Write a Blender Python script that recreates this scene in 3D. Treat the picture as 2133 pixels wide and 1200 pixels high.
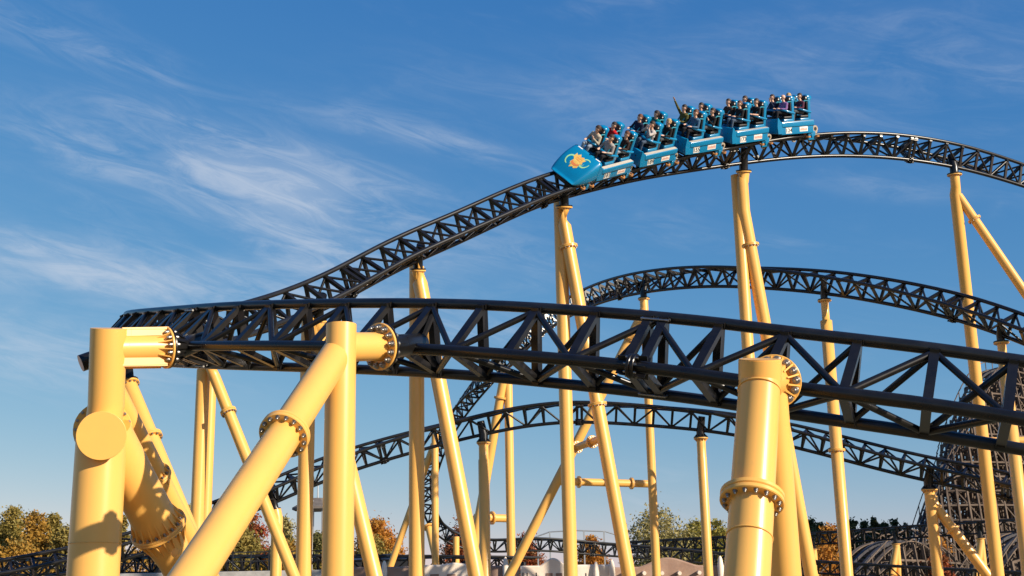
import bpy, bmesh, math, random
import numpy as np
from mathutils import Vector, Matrix, noise

random.seed(7)
rnd = random.random
scene = bpy.context.scene
for o in list(bpy.data.objects):
    bpy.data.objects.remove(o)
col = scene.collection
R = math.radians

# ------------------------------------------------------------------ camera
FPX = 2600.0
TILT = R(14.2)
ROLL = R(1.1)
CAMZ = 1.7
_f = Vector((0, math.cos(TILT), math.sin(TILT)))
_r0 = Vector((1, 0, 0))
_c0 = Vector((0, -math.sin(TILT), math.cos(TILT)))
_r = _r0 * math.cos(ROLL) - _c0 * math.sin(ROLL)
_c = _c0 * math.cos(ROLL) + _r0 * math.sin(ROLL)
CAM = Vector((0, 0, CAMZ))
cam_data = bpy.data.cameras.new('camera')
cam = bpy.data.objects.new('camera', cam_data)
col.objects.link(cam)
m = Matrix(((_r.x, _c.x, -_f.x, 0), (_r.y, _c.y, -_f.y, 0), (_r.z, _c.z, -_f.z, CAMZ), (0, 0, 0, 1)))
cam.matrix_world = m
cam_data.sensor_width = 36
cam_data.lens = 36 * FPX / 2133
cam_data.clip_start = 0.1
cam_data.clip_end = 6000
scene.camera = cam
scene.render.resolution_x = 1024
scene.render.resolution_y = 576

# ------------------------------------------------------------------ world, sun, exposure
SUN_EL, SUN_AZ = R(22), R(125)      # azimuth clockwise from +Y
world = bpy.data.worlds.new('World')
scene.world = world
world.use_nodes = True
nt = world.node_tree
nt.nodes.clear()
def N(tree, typ, **kw):
    n = tree.nodes.new(typ)
    for k, v in kw.items():
        setattr(n, k, v)
    return n
L = nt.links.new
out = N(nt, 'ShaderNodeOutputWorld')
bg = N(nt, 'ShaderNodeBackground')
bg.inputs['Strength'].default_value = 0.0707
sky = N(nt, 'ShaderNodeTexSky', sky_type='NISHITA')
sky.sun_disc = False
sky.sun_elevation = SUN_EL
sky.sun_rotation = SUN_AZ
sky.altitude = 60
sky.air_density = 1.0
sky.dust_density = 0.1
sky.ozone_density = 6.0
def MATH(op, a, b=None, c=None, tree=nt):
    n = tree.nodes.new('ShaderNodeMath'); n.operation = op
    for i, v in enumerate((a, b, c)):
        if v is None: continue
        if isinstance(v, (int, float)): n.inputs[i].default_value = v
        else: tree.links.new(v, n.inputs[i])
    return n.outputs[0]
# camera-like tone curve on the sky colour (polarised, deeper blue overhead)
sc = N(nt, 'ShaderNodeSeparateColor'); L(sky.outputs[0], sc.inputs[0])
def curve(o, g, k):
    return MATH('MULTIPLY', MATH('POWER', MATH('MULTIPLY', o, 0.085), g), k * 10)
cc = N(nt, 'ShaderNodeCombineColor')
L(curve(sc.outputs[0], 1.40, 2.85), cc.inputs[0]); L(curve(sc.outputs[1], 0.82, 1.09), cc.inputs[1]); L(curve(sc.outputs[2], 0.38, 0.80), cc.inputs[2])
# thin cirrus: streaky noise, gathered in a few banks
tc = N(nt, 'ShaderNodeTexCoord')
DIR = tc.outputs['Generated']
def DOT(v):
    n = N(nt, 'ShaderNodeVectorMath', operation='DOT_PRODUCT'); L(DIR, n.inputs[0]); n.inputs[1].default_value = tuple(v); return n.outputs['Value']
def streaks(rot, sx, sy, loc, detail, lo, hi, dist, rough=0.6):
    cb = N(nt, 'ShaderNodeCombineXYZ')
    cr, sr = math.cos(R(rot)), math.sin(R(rot))
    L(MATH('MULTIPLY', DOT((cr, 0, sr)), sx), cb.inputs[0]); L(MATH('MULTIPLY', DOT((-sr, 0, cr)), sy), cb.inputs[1]); L(MATH('MULTIPLY', DOT((0, 1, 0)), sx), cb.inputs[2])
    ad = N(nt, 'ShaderNodeVectorMath', operation='ADD'); L(cb.outputs[0], ad.inputs[0]); ad.inputs[1].default_value = loc
    nz = N(nt, 'ShaderNodeTexNoise')
    nz.inputs['Scale'].default_value = 1.0; nz.inputs['Detail'].default_value = detail
    nz.inputs['Roughness'].default_value = rough; nz.inputs['Distortion'].default_value = dist
    L(ad.outputs[0], nz.inputs['Vector'])
    mr = N(nt, 'ShaderNodeMapRange', interpolation_type='SMOOTHSTEP')
    mr.inputs[1].default_value = lo; mr.inputs[2].default_value = hi
    L(nz.outputs[0], mr.inputs[0])
    return mr.outputs[0]
def bank(px, py, w, h, rot, k):
    d = (_f + _r * ((px - 1066.5) / FPX) - _c * ((py - 600.0) / FPX)).normalized()
    e1 = Vector((0, 0, 1)).cross(d).normalized() * -1; e2 = e1.cross(d).normalized()
    x = e1 * math.cos(R(rot)) + e2 * math.sin(R(rot)); y = e2 * math.cos(R(rot)) - e1 * math.sin(R(rot))
    a_ = MATH('MULTIPLY', DOT(x), FPX / w); b_ = MATH('MULTIPLY', DOT(y), FPX / h)
    q = MATH('ADD', MATH('MULTIPLY', a_, a_), MATH('MULTIPLY', b_, b_))
    front = MATH('GREATER_THAN', DOT(d), 0.0)
    return MATH('MULTIPLY', MATH('MULTIPLY', MATH('EXPONENT', MATH('MULTIPLY', q, -1.0)), k), front)
s1 = streaks(-9, 5.0, 17.0, (3.1, 0.4, 0.0), 6, 0.34, 0.76, 0.6)
s2 = streaks(-14, 13.0, 60.0, (1.3, 7.7, 2.0), 7, 0.36, 0.72, 1.2, 0.68)
s3 = streaks(-12, 3.2, 9.0, (7.3, 2.7, 1.0), 5, 0.50, 0.85, 0.9)
mask = bank(430, 350, 360, 70, -10, 0.52)
for args in ((180, 310, 130, 26, -12, 0.55), (300, 575, 480, 50, -6, 1.15), (600, 440, 300, 110, -14, 0.50), (60, 730, 300, 70, -4, 0.6), (880, 285, 190, 24, -14, 0.62), (690, 560, 160, 45, -25, 0.45), (960, 690, 260, 50, -10, 0.40), (1830, 385, 140, 26, -12, 0.34), (1300, 200, 420, 70, -6, 0.22), (1900, 150, 400, 110, -10, 0.30)):
    mask = MATH('ADD', mask, bank(*args))
tex = MATH('ADD', MATH('MULTIPLY', s1, 0.55), MATH('MULTIPLY', MATH('MULTIPLY', s2, MATH('ADD', s1, 0.35)), 0.75))
cl = MATH('MULTIPLY', mask, tex)
cl = MATH('MINIMUM', MATH('ADD', cl, MATH('MULTIPLY', MATH('MULTIPLY', s3, s2), 0.30)), 4.0)
cl = MATH('MULTIPLY', MATH('SUBTRACT', 1.0, MATH('EXPONENT', MATH('MULTIPLY', cl, -1.35))), 0.78)
mixc = N(nt, 'ShaderNodeMix', data_type='RGBA')
L(cl, mixc.inputs[0])
L(cc.outputs[0], mixc.inputs[6])
mixc.inputs[7].default_value = (6.2, 6.8, 7.8, 1)
L(mixc.outputs[2], bg.inputs['Color'])
L(bg.outputs[0], out.inputs[0])

sun_d = bpy.data.lights.new('sun', 'SUN')
sun_d.energy = 4.8
sun_d.angle = R(0.53)
sun_d.color = (1.0, 0.88, 0.72)
sun = bpy.data.objects.new('sun', sun_d)
col.objects.link(sun)
to_sun = Vector((math.sin(SUN_AZ) * math.cos(SUN_EL), math.cos(SUN_AZ) * math.cos(SUN_EL), math.sin(SUN_EL)))
sun.rotation_euler = to_sun.to_track_quat('Z', 'Y').to_euler()
sun.location = to_sun * 100

scene.view_settings.view_transform = 'Standard'
scene.view_settings.look = 'None'
scene.view_settings.exposure = 0.5
scene.view_settings.gamma = 1.0
scene.view_settings.use_curve_mapping = False

# ------------------------------------------------------------------ materials
MAT = {}
def mat(name, color, rough=0.5, metal=0.0, spec=0.5, var=0.0, vscale=3.0, color2=None, bump=0.0, bscale=30.0, coat=0.0, streak=None):
    """principled paint / cloth / steel with noise variation between two base colours"""
    mm = bpy.data.materials.new(name); mm.use_nodes = True
    t = mm.node_tree; b = t.nodes['Principled BSDF']
    b.inputs['Roughness'].default_value = rough
    b.inputs['Metallic'].default_value = metal
    b.inputs['Specular IOR Level'].default_value = spec
    b.inputs['Coat Weight'].default_value = coat
    b.inputs['Coat Roughness'].default_value = 0.12
    c1 = (*color, 1)
    if var > 0 or color2:
        c2 = (*color2, 1) if color2 else tuple(min(1, v * (1 - var)) for v in color) + (1,)
        g = N(t, 'ShaderNodeTexCoord')
        nz = N(t, 'ShaderNodeTexNoise'); nz.inputs['Scale'].default_value = vscale
        nz.inputs['Detail'].default_value = 6; nz.inputs['Roughness'].default_value = 0.65
        src = g.outputs['Object']
        if streak:
            mp = N(t, 'ShaderNodeMapping'); mp.inputs['Scale'].default_value = streak
            t.links.new(src, mp.inputs[0]); src = mp.outputs[0]
        t.links.new(src, nz.inputs['Vector'])
        rp = N(t, 'ShaderNodeValToRGB')
        rp.color_ramp.elements[0].position = 0.38; rp.color_ramp.elements[0].color = c2
        rp.color_ramp.elements[1].position = 0.62; rp.color_ramp.elements[1].color = c1
        t.links.new(nz.outputs[0], rp.inputs[0])
        t.links.new(rp.outputs[0], b.inputs['Base Color'])
        rr = N(t, 'ShaderNodeMapRange')
        rr.inputs[3].default_value = min(1, rough * 1.25); rr.inputs[4].default_value = rough * 0.85
        t.links.new(nz.outputs[0], rr.inputs[0]); t.links.new(rr.outputs[0], b.inputs['Roughness'])
    else:
        b.inputs['Base Color'].default_value = c1
    if bump > 0:
        g2 = N(t, 'ShaderNodeTexCoord')
        n2 = N(t, 'ShaderNodeTexNoise'); n2.inputs['Scale'].default_value = bscale; n2.inputs['Detail'].default_value = 5
        t.links.new(g2.outputs['Object'], n2.inputs['Vector'])
        bp = N(t, 'ShaderNodeBump'); bp.inputs['Strength'].default_value = bump; bp.inputs['Distance'].default_value = 0.02
        t.links.new(n2.outputs[0], bp.inputs['Height']); t.links.new(bp.outputs[0], b.inputs['Normal'])
    MAT[name] = mm
    return mm
def yellow_paint():
    mm = bpy.data.materials.new('yellow'); mm.use_nodes = True
    t = mm.node_tree; b = t.nodes['Principled BSDF']
    b.inputs['Specular IOR Level'].default_value = 0.5
    g = N(t, 'ShaderNodeTexCoord')
    def nz(scale, st, det, lo, hi):
        mp = N(t, 'ShaderNodeMapping'); mp.inputs['Scale'].default_value = st; t.links.new(g.outputs['Object'], mp.inputs[0])
        n = N(t, 'ShaderNodeTexNoise'); n.inputs['Scale'].default_value = scale; n.inputs['Detail'].default_value = det; n.inputs['Roughness'].default_value = 0.65
        t.links.new(mp.outputs[0], n.inputs['Vector'])
        r = N(t, 'ShaderNodeMapRange', interpolation_type='SMOOTHSTEP'); r.inputs[1].default_value = lo; r.inputs[2].default_value = hi
        t.links.new(n.outputs[0], r.inputs[0]); return r.outputs[0]
    fade = nz(0.7, (1, 1, 0.6), 4, 0.35, 0.65)
    streak = nz(5.0, (2.2, 2.2, 0.12), 6, 0.55, 0.80)
    speck = nz(26.0, (1, 1, 1), 3, 0.70, 0.80)
    def mixn(f, a_, c2):
        m_ = N(t, 'ShaderNodeMix', data_type='RGBA'); t.links.new(f, m_.inputs[0])
        if isinstance(a_, tuple): m_.inputs[6].default_value = a_
        else: t.links.new(a_, m_.inputs[6])
        m_.inputs[7].default_value = c2; return m_.outputs[2]
    c = mixn(fade, (0.85, 0.455, 0.105, 1), (0.80, 0.425, 0.100, 1))
    c = mixn(MATH('MULTIPLY', streak, 0.30, tree=t), c, (0.60, 0.34, 0.11, 1))
    c = mixn(MATH('MULTIPLY', speck, 0.45, tree=t), c, (0.42, 0.24, 0.10, 1))
    t.links.new(c, b.inputs['Base Color'])
    rr = MATH('ADD', MATH('MULTIPLY', streak, 0.14, tree=t), MATH('ADD', MATH('MULTIPLY', fade, 0.06, tree=t), 0.30, tree=t), tree=t)
    t.links.new(rr, b.inputs['Roughness'])
    MAT['yellow'] = mm
yellow_paint()
mat('black', (0.0065, 0.006, 0.0065), 0.27, spec=0.42, color2=(0.0115, 0.0105, 0.0095), vscale=3.0)
mat('rail', (0.017, 0.016, 0.0155), 0.28, spec=0.5, color2=(0.008, 0.0075, 0.0075), vscale=2.4)
mat('steel', (0.40, 0.38, 0.35), 0.42, metal=1.0, var=0.3, vscale=14)
mat('blue', (0.0015, 0.205, 0.42), 0.24, spec=0.5, coat=0.35, color2=(0.002, 0.185, 0.38), vscale=3)
mat('strap', (0.01, 0.22, 0.30), 0.6)
mat('pad', (0.012, 0.012, 0.013), 0.5, bump=0.2)
mat('sill', (0.50, 0.46, 0.40), 0.75, var=0.15, vscale=8)
mat('plate', (0.82, 0.80, 0.76), 0.5)
mat('ink', (0.03, 0.03, 0.03), 0.6)
mat('redink', (0.62, 0.30, 0.22), 0.6)
mat('tyre', (0.55, 0.24, 0.07), 0.55, var=0.4, vscale=9)
mat('tyretan', (0.55, 0.44, 0.32), 0.55, var=0.4, vscale=9)
mat('darksteel', (0.03, 0.03, 0.032), 0.45, metal=0.3)
mat('emb_yellow', (0.80, 0.55, 0.14), 0.4, color2=(0.78, 0.45, 0.10), vscale=9)
mat('emb_orange', (0.75, 0.22, 0.07), 0.4)
mat('emb_green', (0.30, 0.66, 0.36), 0.4, color2=(0.42, 0.70, 0.30), vscale=4)
mat('white', (0.80, 0.80, 0.80), 0.5)
mat('skin', (0.66, 0.38, 0.26), 0.5, color2=(0.70, 0.43, 0.31), vscale=12)
mat('eye', (0.03, 0.02, 0.02), 0.3)
mat('mouth', (0.32, 0.10, 0.09), 0.5)
mat('hair_brown', (0.055, 0.028, 0.014), 0.6, color2=(0.03, 0.015, 0.008), vscale=40)
mat('hair_dark', (0.018, 0.011, 0.008), 0.6, color2=(0.03, 0.018, 0.012), vscale=40)
mat('hair_blond', (0.48, 0.33, 0.14), 0.6, color2=(0.36, 0.23, 0.09), vscale=40)
mat('hair_red', (0.14, 0.05, 0.018), 0.6, color2=(0.09, 0.03, 0.012), vscale=40)
for nm, c in dict(c_grey=(0.36, 0.34, 0.33), c_cream=(0.48, 0.43, 0.34), c_darkbrown=(0.05, 0.03, 0.025), c_red=(0.50, 0.012, 0.018),
                  c_lightgrey=(0.52, 0.48, 0.46), c_black=(0.018, 0.018, 0.020), c_navy=(0.015, 0.022, 0.055), c_teal=(0.0, 0.17, 0.16),
                  c_denim=(0.07, 0.15, 0.25), c_olive=(0.11, 0.105, 0.03), c_purple=(0.26, 0.14, 0.34), c_plaid=(0.11, 0.035, 0.06),
                  t_jeans=(0.075, 0.11, 0.17), t_pale=(0.28, 0.34, 0.42), t_dark=(0.022, 0.022, 0.028), t_grey=(0.09, 0.10, 0.11), shoe=(0.03, 0.03, 0.03)).items():
    mat(nm, c, 0.85, spec=0.2, var=0.35, vscale=9, bump=0.35, bscale=18)
mat('wood', (0.175, 0.13, 0.097), 0.85, color2=(0.10, 0.075, 0.058), vscale=0.6, spec=0.2)
mat('wood_dark', (0.055, 0.050, 0.055), 0.6, color2=(0.03, 0.03, 0.035), vscale=0.8)
mat('adobe', (0.88, 0.76, 0.62), 0.9, color2=(0.78, 0.64, 0.50), vscale=0.7, bump=0.5, bscale=5, spec=0.2)
mat('adobe_pink', (0.40, 0.27, 0.20), 0.9, color2=(0.30, 0.19, 0.14), vscale=0.8, bump=0.6, bscale=4, spec=0.2)
mat('roof', (0.17, 0.145, 0.125), 0.8, var=0.3, vscale=2)
mat('concrete', (0.42, 0.40, 0.37), 0.85, var=0.25, vscale=2)
mat('glassy', (0.16, 0.18, 0.20), 0.15)
mat('galv', (0.40, 0.42, 0.43), 0.45, metal=0.5)
mat('bark', (0.10, 0.075, 0.055), 0.9, var=0.4, vscale=6)
mat('bark_birch', (0.45, 0.42, 0.38), 0.85, color2=(0.10, 0.09, 0.08), vscale=5)
mat('ground', (0.30, 0.24, 0.165), 0.95, color2=(0.10, 0.12, 0.045), vscale=0.06, bump=0.4, bscale=2)
mat('tarp', (0.035, 0.05, 0.085), 0.5, var=0.3, vscale=3)

def leafmat(name, a, b, c):  # leaf tones are lightened, so distance haze is put into the colours
    mm = bpy.data.materials.new(name); mm.use_nodes = True
    t = mm.node_tree; bs = t.nodes['Principled BSDF']
    bs.inputs['Roughness'].default_value = 0.62
    bs.inputs['Specular IOR Level'].default_value = 0.3
    g = N(t, 'ShaderNodeTexCoord')
    n1 = N(t, 'ShaderNodeTexNoise'); n1.inputs['Scale'].default_value = 0.45; n1.inputs['Detail'].default_value = 3
    n2 = N(t, 'ShaderNodeTexNoise'); n2.inputs['Scale'].default_value = 2.6; n2.inputs['Detail'].default_value = 2
    t.links.new(g.outputs['Object'], n1.inputs['Vector']); t.links.new(g.outputs['Object'], n2.inputs['Vector'])
    av = MATH('ADD', MATH('MULTIPLY', n1.outputs[0], 0.6, tree=t), MATH('MULTIPLY', n2.outputs[0], 0.4, tree=t), tree=t)
    rp = N(t, 'ShaderNodeValToRGB')
    rp.color_ramp.elements[0].position = 0.36; rp.color_ramp.elements[0].color = (*a, 1)
    rp.color_ramp.elements[1].position = 0.64; rp.color_ramp.elements[1].color = (*c, 1)
    e = rp.color_ramp.elements.new(0.5); e.color = (*b, 1)
    t.links.new(av, rp.inputs[0]); t.links.new(rp.outputs[0], bs.inputs['Base Color'])
    tr = N(t, 'ShaderNodeBsdfTranslucent'); t.links.new(rp.outputs[0], tr.inputs['Color'])
    mx = N(t, 'ShaderNodeMixShader'); mx.inputs[0].default_value = 0.25
    t.links.new(bs.outputs[0], mx.inputs[1]); t.links.new(tr.outputs[0], mx.inputs[2])
    t.links.new(mx.outputs[0], t.nodes['Material Output'].inputs[0])
    MAT[name] = mm
leafmat('leaf_olive', (0.18, 0.16, 0.04), (0.27, 0.21, 0.05), (0.36, 0.255, 0.06))
leafmat('leaf_gold', (0.30, 0.19, 0.03), (0.40, 0.21, 0.03), (0.17, 0.155, 0.04))
leafmat('leaf_orange', (0.46, 0.15, 0.02), (0.50, 0.22, 0.03), (0.30, 0.18, 0.04))
leafmat('leaf_red', (0.38, 0.07, 0.025), (0.33, 0.09, 0.03), (0.20, 0.12, 0.04))
leafmat('leaf_pale', (0.27, 0.235, 0.075), (0.37, 0.31, 0.12), (0.22, 0.195, 0.06))
leafmat('leaf_yellow', (0.36, 0.28, 0.04), (0.24, 0.22, 0.045), (0.44, 0.30, 0.04))
leafmat('leaf_green', (0.09, 0.10, 0.03), (0.13, 0.13, 0.04), (0.17, 0.155, 0.05))
leafmat('leaf_conifer', (0.055, 0.075, 0.03), (0.075, 0.095, 0.035), (0.11, 0.115, 0.045))

# ------------------------------------------------------------------ helpers
def W(px, py, d):
    """point seen at photo pixel (px, py) at distance d along the camera axis"""
    return CAM + (_f + _r * ((px - 1066.5) / FPX) + _c * (-(py - 600.0) / FPX)) * d
def PIX(p):
    q = Vector(p) - CAM
    d = q.dot(_f)
    return 1066.5 + FPX * q.dot(_r) / d, 600 - FPX * q.dot(_c) / d, d
def ground(p, z=0.0):
    return Vector((p.x, p.y, z))
def to_ground(a, b, z=0.0):
    """extend the line a->b to height z"""
    k = (a.z - z) / (a.z - b.z)
    return a + (b - a) * k
def perp(t):
    t = t.normalized()
    a = Vector((0, 0, 1)) if abs(t.z) < 0.9 else Vector((1, 0, 0))
    x = a.cross(t).normalized()
    return x, t.cross(x).normalized()

class MB:
    def __init__(s):
        s.v = []; s.f = []; s.m = []; s.sm = []
    def add(s, vs, fs, smooth=False, mi=0):
        o = len(s.v)
        s.v.extend(vs)
        for f in fs:
            s.f.append(tuple(i + o for i in f)); s.sm.append(smooth); s.m.append(mi)
    def tube(s, pts, rad, n=12, cap=True, mi=0, ref=None):
        pts = [Vector(p) for p in pts]
        k = len(pts)
        rs = rad if isinstance(rad, (list, tuple)) else [rad] * k
        vs = []; fs = []
        x = None
        for i, p in enumerate(pts):
            if i == 0: t = pts[1] - pts[0]
            elif i == k - 1: t = pts[-1] - pts[-2]
            else: t = (pts[i + 1] - p).normalized() + (p - pts[i - 1]).normalized()
            t = t.normalized()
            if x is None:
                x, y = perp(t)
            else:
                x = (x - t * x.dot(t)).normalized(); y = t.cross(x)
            if 0 < i < k - 1:
                c = (pts[i + 1] - p).normalized().dot(t)
            for j in range(n):
                a = 2 * math.pi * j / n
                vs.append(p + (x * math.cos(a) + y * math.sin(a)) * rs[i])
        for i in range(k - 1):
            for j in range(n):
                j2 = (j + 1) % n
                fs.append((i * n + j, i * n + j2, (i + 1) * n + j2, (i + 1) * n + j))
        s.add(vs, fs, True, mi)
        if cap:
            s.add(vs[:n], [tuple(range(n - 1, -1, -1))], False, mi)
            s.add(vs[-n:], [tuple(range(n))], False, mi)
    def beam(s, a, b, w, h, side=None, mi=0):
        """box from a to b, w along side, h across"""
        a = Vector(a); b = Vector(b); t = (b - a).normalized()
        if side is None: x, y = perp(t)
        else:
            x = (side - t * side.dot(t)).normalized(); y = t.cross(x)
        x = x * (w / 2); y = y * (h / 2)
        vs = [a - x - y, a + x - y, a + x + y, a - x + y, b - x - y, b + x - y, b + x + y, b - x + y]
        s.add(vs, [(3, 2, 1, 0), (4, 5, 6, 7), (0, 1, 5, 4), (1, 2, 6, 5), (2, 3, 7, 6), (3, 0, 4, 7)], False, mi)
    def box(s, lo, hi, mi=0, bev=0.0):
        x0, y0, z0 = lo; x1, y1, z1 = hi
        if bev <= 0:
            vs = [Vector(p) for p in ((x0, y0, z0), (x1, y0, z0), (x1, y1, z0), (x0, y1, z0), (x0, y0, z1), (x1, y0, z1), (x1, y1, z1), (x0, y1, z1))]
            s.add(vs, [(3, 2, 1, 0), (4, 5, 6, 7), (0, 1, 5, 4), (1, 2, 6, 5), (2, 3, 7, 6), (3, 0, 4, 7)], False, mi)
        else:
            bm = bmesh.new()
            bmesh.ops.create_cube(bm, size=1)
            for v in bm.verts:
                v.co = Vector(((x0 + x1) / 2 + v.co.x * (x1 - x0), (y0 + y1) / 2 + v.co.y * (y1 - y0), (z0 + z1) / 2 + v.co.z * (z1 - z0)))
            bmesh.ops.bevel(bm, geom=bm.edges[:], offset=bev, segments=3, affect='EDGES', profile=0.6)
            s.from_bm(bm, True, mi)
    def from_bm(s, bm, smooth=False, mi=0):
        bm.verts.index_update()
        s.add([v.co.copy() for v in bm.verts], [tuple(v.index for v in f.verts) for f in bm.faces], smooth, mi)
        bm.free()
    def disc(s, c, axis, r, th, n=24, r_in=0, mi=0):
        """solid (or ring) cylinder centred at c"""
        axis = Vector(axis).normalized()
        x, y = perp(axis)
        c = Vector(c)
        def ring(rad, off):
            return [c + axis * off + (x * math.cos(2 * math.pi * j / n) + y * math.sin(2 * math.pi * j / n)) * rad for j in range(n)]
        b = min(th * 0.18, r * 0.05)
        rs = [ring(r - b, -th / 2), ring(r, -th / 2 + b), ring(r, th / 2 - b), ring(r - b, th / 2)]
        for i in range(3):
            s.add(rs[i] + rs[i + 1], [(j, (j + 1) % n, n + (j + 1) % n, n + j) for j in range(n)], True, mi)
        s.add(rs[0], [tuple(range(n - 1, -1, -1))], False, mi)
        s.add(rs[3], [tuple(range(n))], False, mi)
    def ball(s, c, r, seg=12, rings=8, scale=(1, 1, 1), mi=0):
        vs = []; fs = []
        c = Vector(c)
        for i in range(rings + 1):
            th = math.pi * i / rings
            for j in range(seg):
                a = 2 * math.pi * j / seg
                vs.append(c + Vector((r * scale[0] * math.sin(th) * math.cos(a), r * scale[1] * math.sin(th) * math.sin(a), r * scale[2] * math.cos(th))))
        for i in range(rings):
            for j in range(seg):
                j2 = (j + 1) % seg
                fs.append((i * seg + j, (i + 1) * seg + j, (i + 1) * seg + j2, i * seg + j2))
        s.add(vs, fs, True, mi)
    def build(s, name, mats, parent=None, origin=None, kind=None):
        o = mesh_obj(name, s.mesh(name, mats, origin if origin is not None else (parent_origin(parent) if parent else None)), parent)
        if kind: o['kind'] = kind
        return o
    def mesh(s, name, mats, origin=None):
        me = bpy.data.meshes.new(name)
        off = Vector(origin) if origin is not None else Vector((0, 0, 0))
        me.from_pydata([tuple(Vector(v) - off) for v in s.v], [], s.f)
        if not isinstance(mats, (list, tuple)): mats = [mats]
        for mname in mats: me.materials.append(MAT[mname])
        me.polygons.foreach_set('use_smooth', s.sm)
        if len(mats) > 1: me.polygons.foreach_set('material_index', s.m)
        me.update()
        return me
ORIG = {}
def parent_origin(p):
    return ORIG.get(p.name, Vector((0, 0, 0)))
def mesh_obj(name, me, parent=None):
    o = bpy.data.objects.new(name, me)
    col.objects.link(o)
    if parent:
        o.parent = parent
        ORIG[o.name] = parent_origin(parent)
    return o
def thing(name, label, cat, loc, group=None, mtx=None):
    o = bpy.data.objects.new(name, None)
    o.empty_display_size = 0.3
    col.objects.link(o)
    if mtx is not None:
        o.matrix_world = mtx
        ORIG[o.name] = Vector((0, 0, 0))
    else:
        o.location = loc
        ORIG[o.name] = Vector(loc)
    tag(o, label, cat, group)
    return o
def tag(o, label, cat, group=None):
    o['label'] = label; o['category'] = cat
    if group: o['group'] = group
    return o

# ------------------------------------------------------------------ ground
mb = MB()
mb.add([Vector(p) for p in ((-3000, -300, 0), (3000, -300, 0), (3000, 5000, 0), (-3000, 5000, 0))], [(0, 1, 2, 3)])
g = mb.build('ground', 'ground'); g['kind'] = 'structure'

# ------------------------------------------------------------------ coaster tracks
GAUGE, SPD = 1.05, 0.90
TUBE = 0.078
def spline(t, P):
    """natural cubic spline through P at parameters t; returns evaluator"""
    t = np.asarray(t, float); P = np.asarray(P, float); n = len(t)
    h = np.diff(t); A = np.zeros((n, n)); B = np.zeros((n, P.shape[1]))
    A[0, 0] = A[-1, -1] = 1
    for i in range(1, n - 1):
        A[i, i - 1] = h[i - 1]; A[i, i] = 2 * (h[i - 1] + h[i]); A[i, i + 1] = h[i]
        B[i] = 3 * ((P[i + 1] - P[i]) / h[i] - (P[i] - P[i - 1]) / h[i - 1])
    c = np.linalg.solve(A, B)
    b = (P[1:] - P[:-1]) / h[:, None] - h[:, None] * (2 * c[:-1] + c[1:]) / 3
    d = (c[1:] - c[:-1]) / (3 * h[:, None])
    def ev(x):
        x = np.atleast_1d(x); i = np.clip(np.searchsorted(t, x) - 1, 0, n - 2); dx = (x - t[i])[:, None]
        return P[i] + b[i] * dx + c[i] * dx ** 2 + d[i] * dx ** 3
    return ev
class Track:
    def __init__(s, cps):
        P = [W(*c[:3]) for c in cps]
        t = [0]
        for a, b in zip(P, P[1:]): t.append(t[-1] + (b - a).length)
        ev = spline(t, [tuple(p) for p in P])
        x = np.linspace(0, t[-1], int(t[-1] / 0.05))
        Q = ev(x)
        T = np.gradient(Q, axis=0); T /= np.linalg.norm(T, axis=1)[:, None]
        H = []
        for c, tt in zip(cps, t):
            i = int(np.argmin(abs(x - tt))); tg = Vector(T[i]); u = c[3]
            if isinstance(u, (int, float)):
                left = Vector((0, 0, 1)).cross(tg).normalized(); u0 = tg.cross(left)
                u = u0 * math.cos(R(u)) + left * math.sin(R(u))
            u = Vector(u); u = (u - tg * u.dot(tg)).normalized()
            H.append(tuple(u))
        H = np.array(H)
        U = np.stack([np.interp(x, t, H[:, k]) for k in range(3)], 1)
        ker = np.ones(41) / 41
        U = np.stack([np.convolve(np.pad(U[:, k], 20, mode='edge'), ker, 'valid') for k in range(3)], 1)
        U -= T * (U * T).sum(1)[:, None]; U /= np.linalg.norm(U, axis=1)[:, None]
        s.Q, s.T, s.U = Q, T, U
        s.S = np.concatenate([[0], np.cumsum(np.linalg.norm(np.diff(Q, axis=0), axis=1))])
        s.len = s.S[-1]
    def fr(s, a):
        p = Vector([np.interp(a, s.S, s.Q[:, k]) for k in range(3)])
        t = Vector([np.interp(a, s.S, s.T[:, k]) for k in range(3)]).normalized()
        u = Vector([np.interp(a, s.S, s.U[:, k]) for k in range(3)])
        u = (u - t * u.dot(t)).normalized()
        return p, t, u, u.cross(t)
    def at_px(s, px, lo=0, hi=None, spine=True):
        """arc length where the spine is seen at photo column px, between arc lengths lo and hi"""
        best = None
        for a in np.arange(lo, hi if hi is not None else s.len, 0.1):
            p, t, u, l = s.fr(a)
            q = PIX(p - u * SPD if spine else p)
            e = abs(q[0] - px)
            if best is None or e < best[0]: best = (e, a)
        return best[1]

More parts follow.
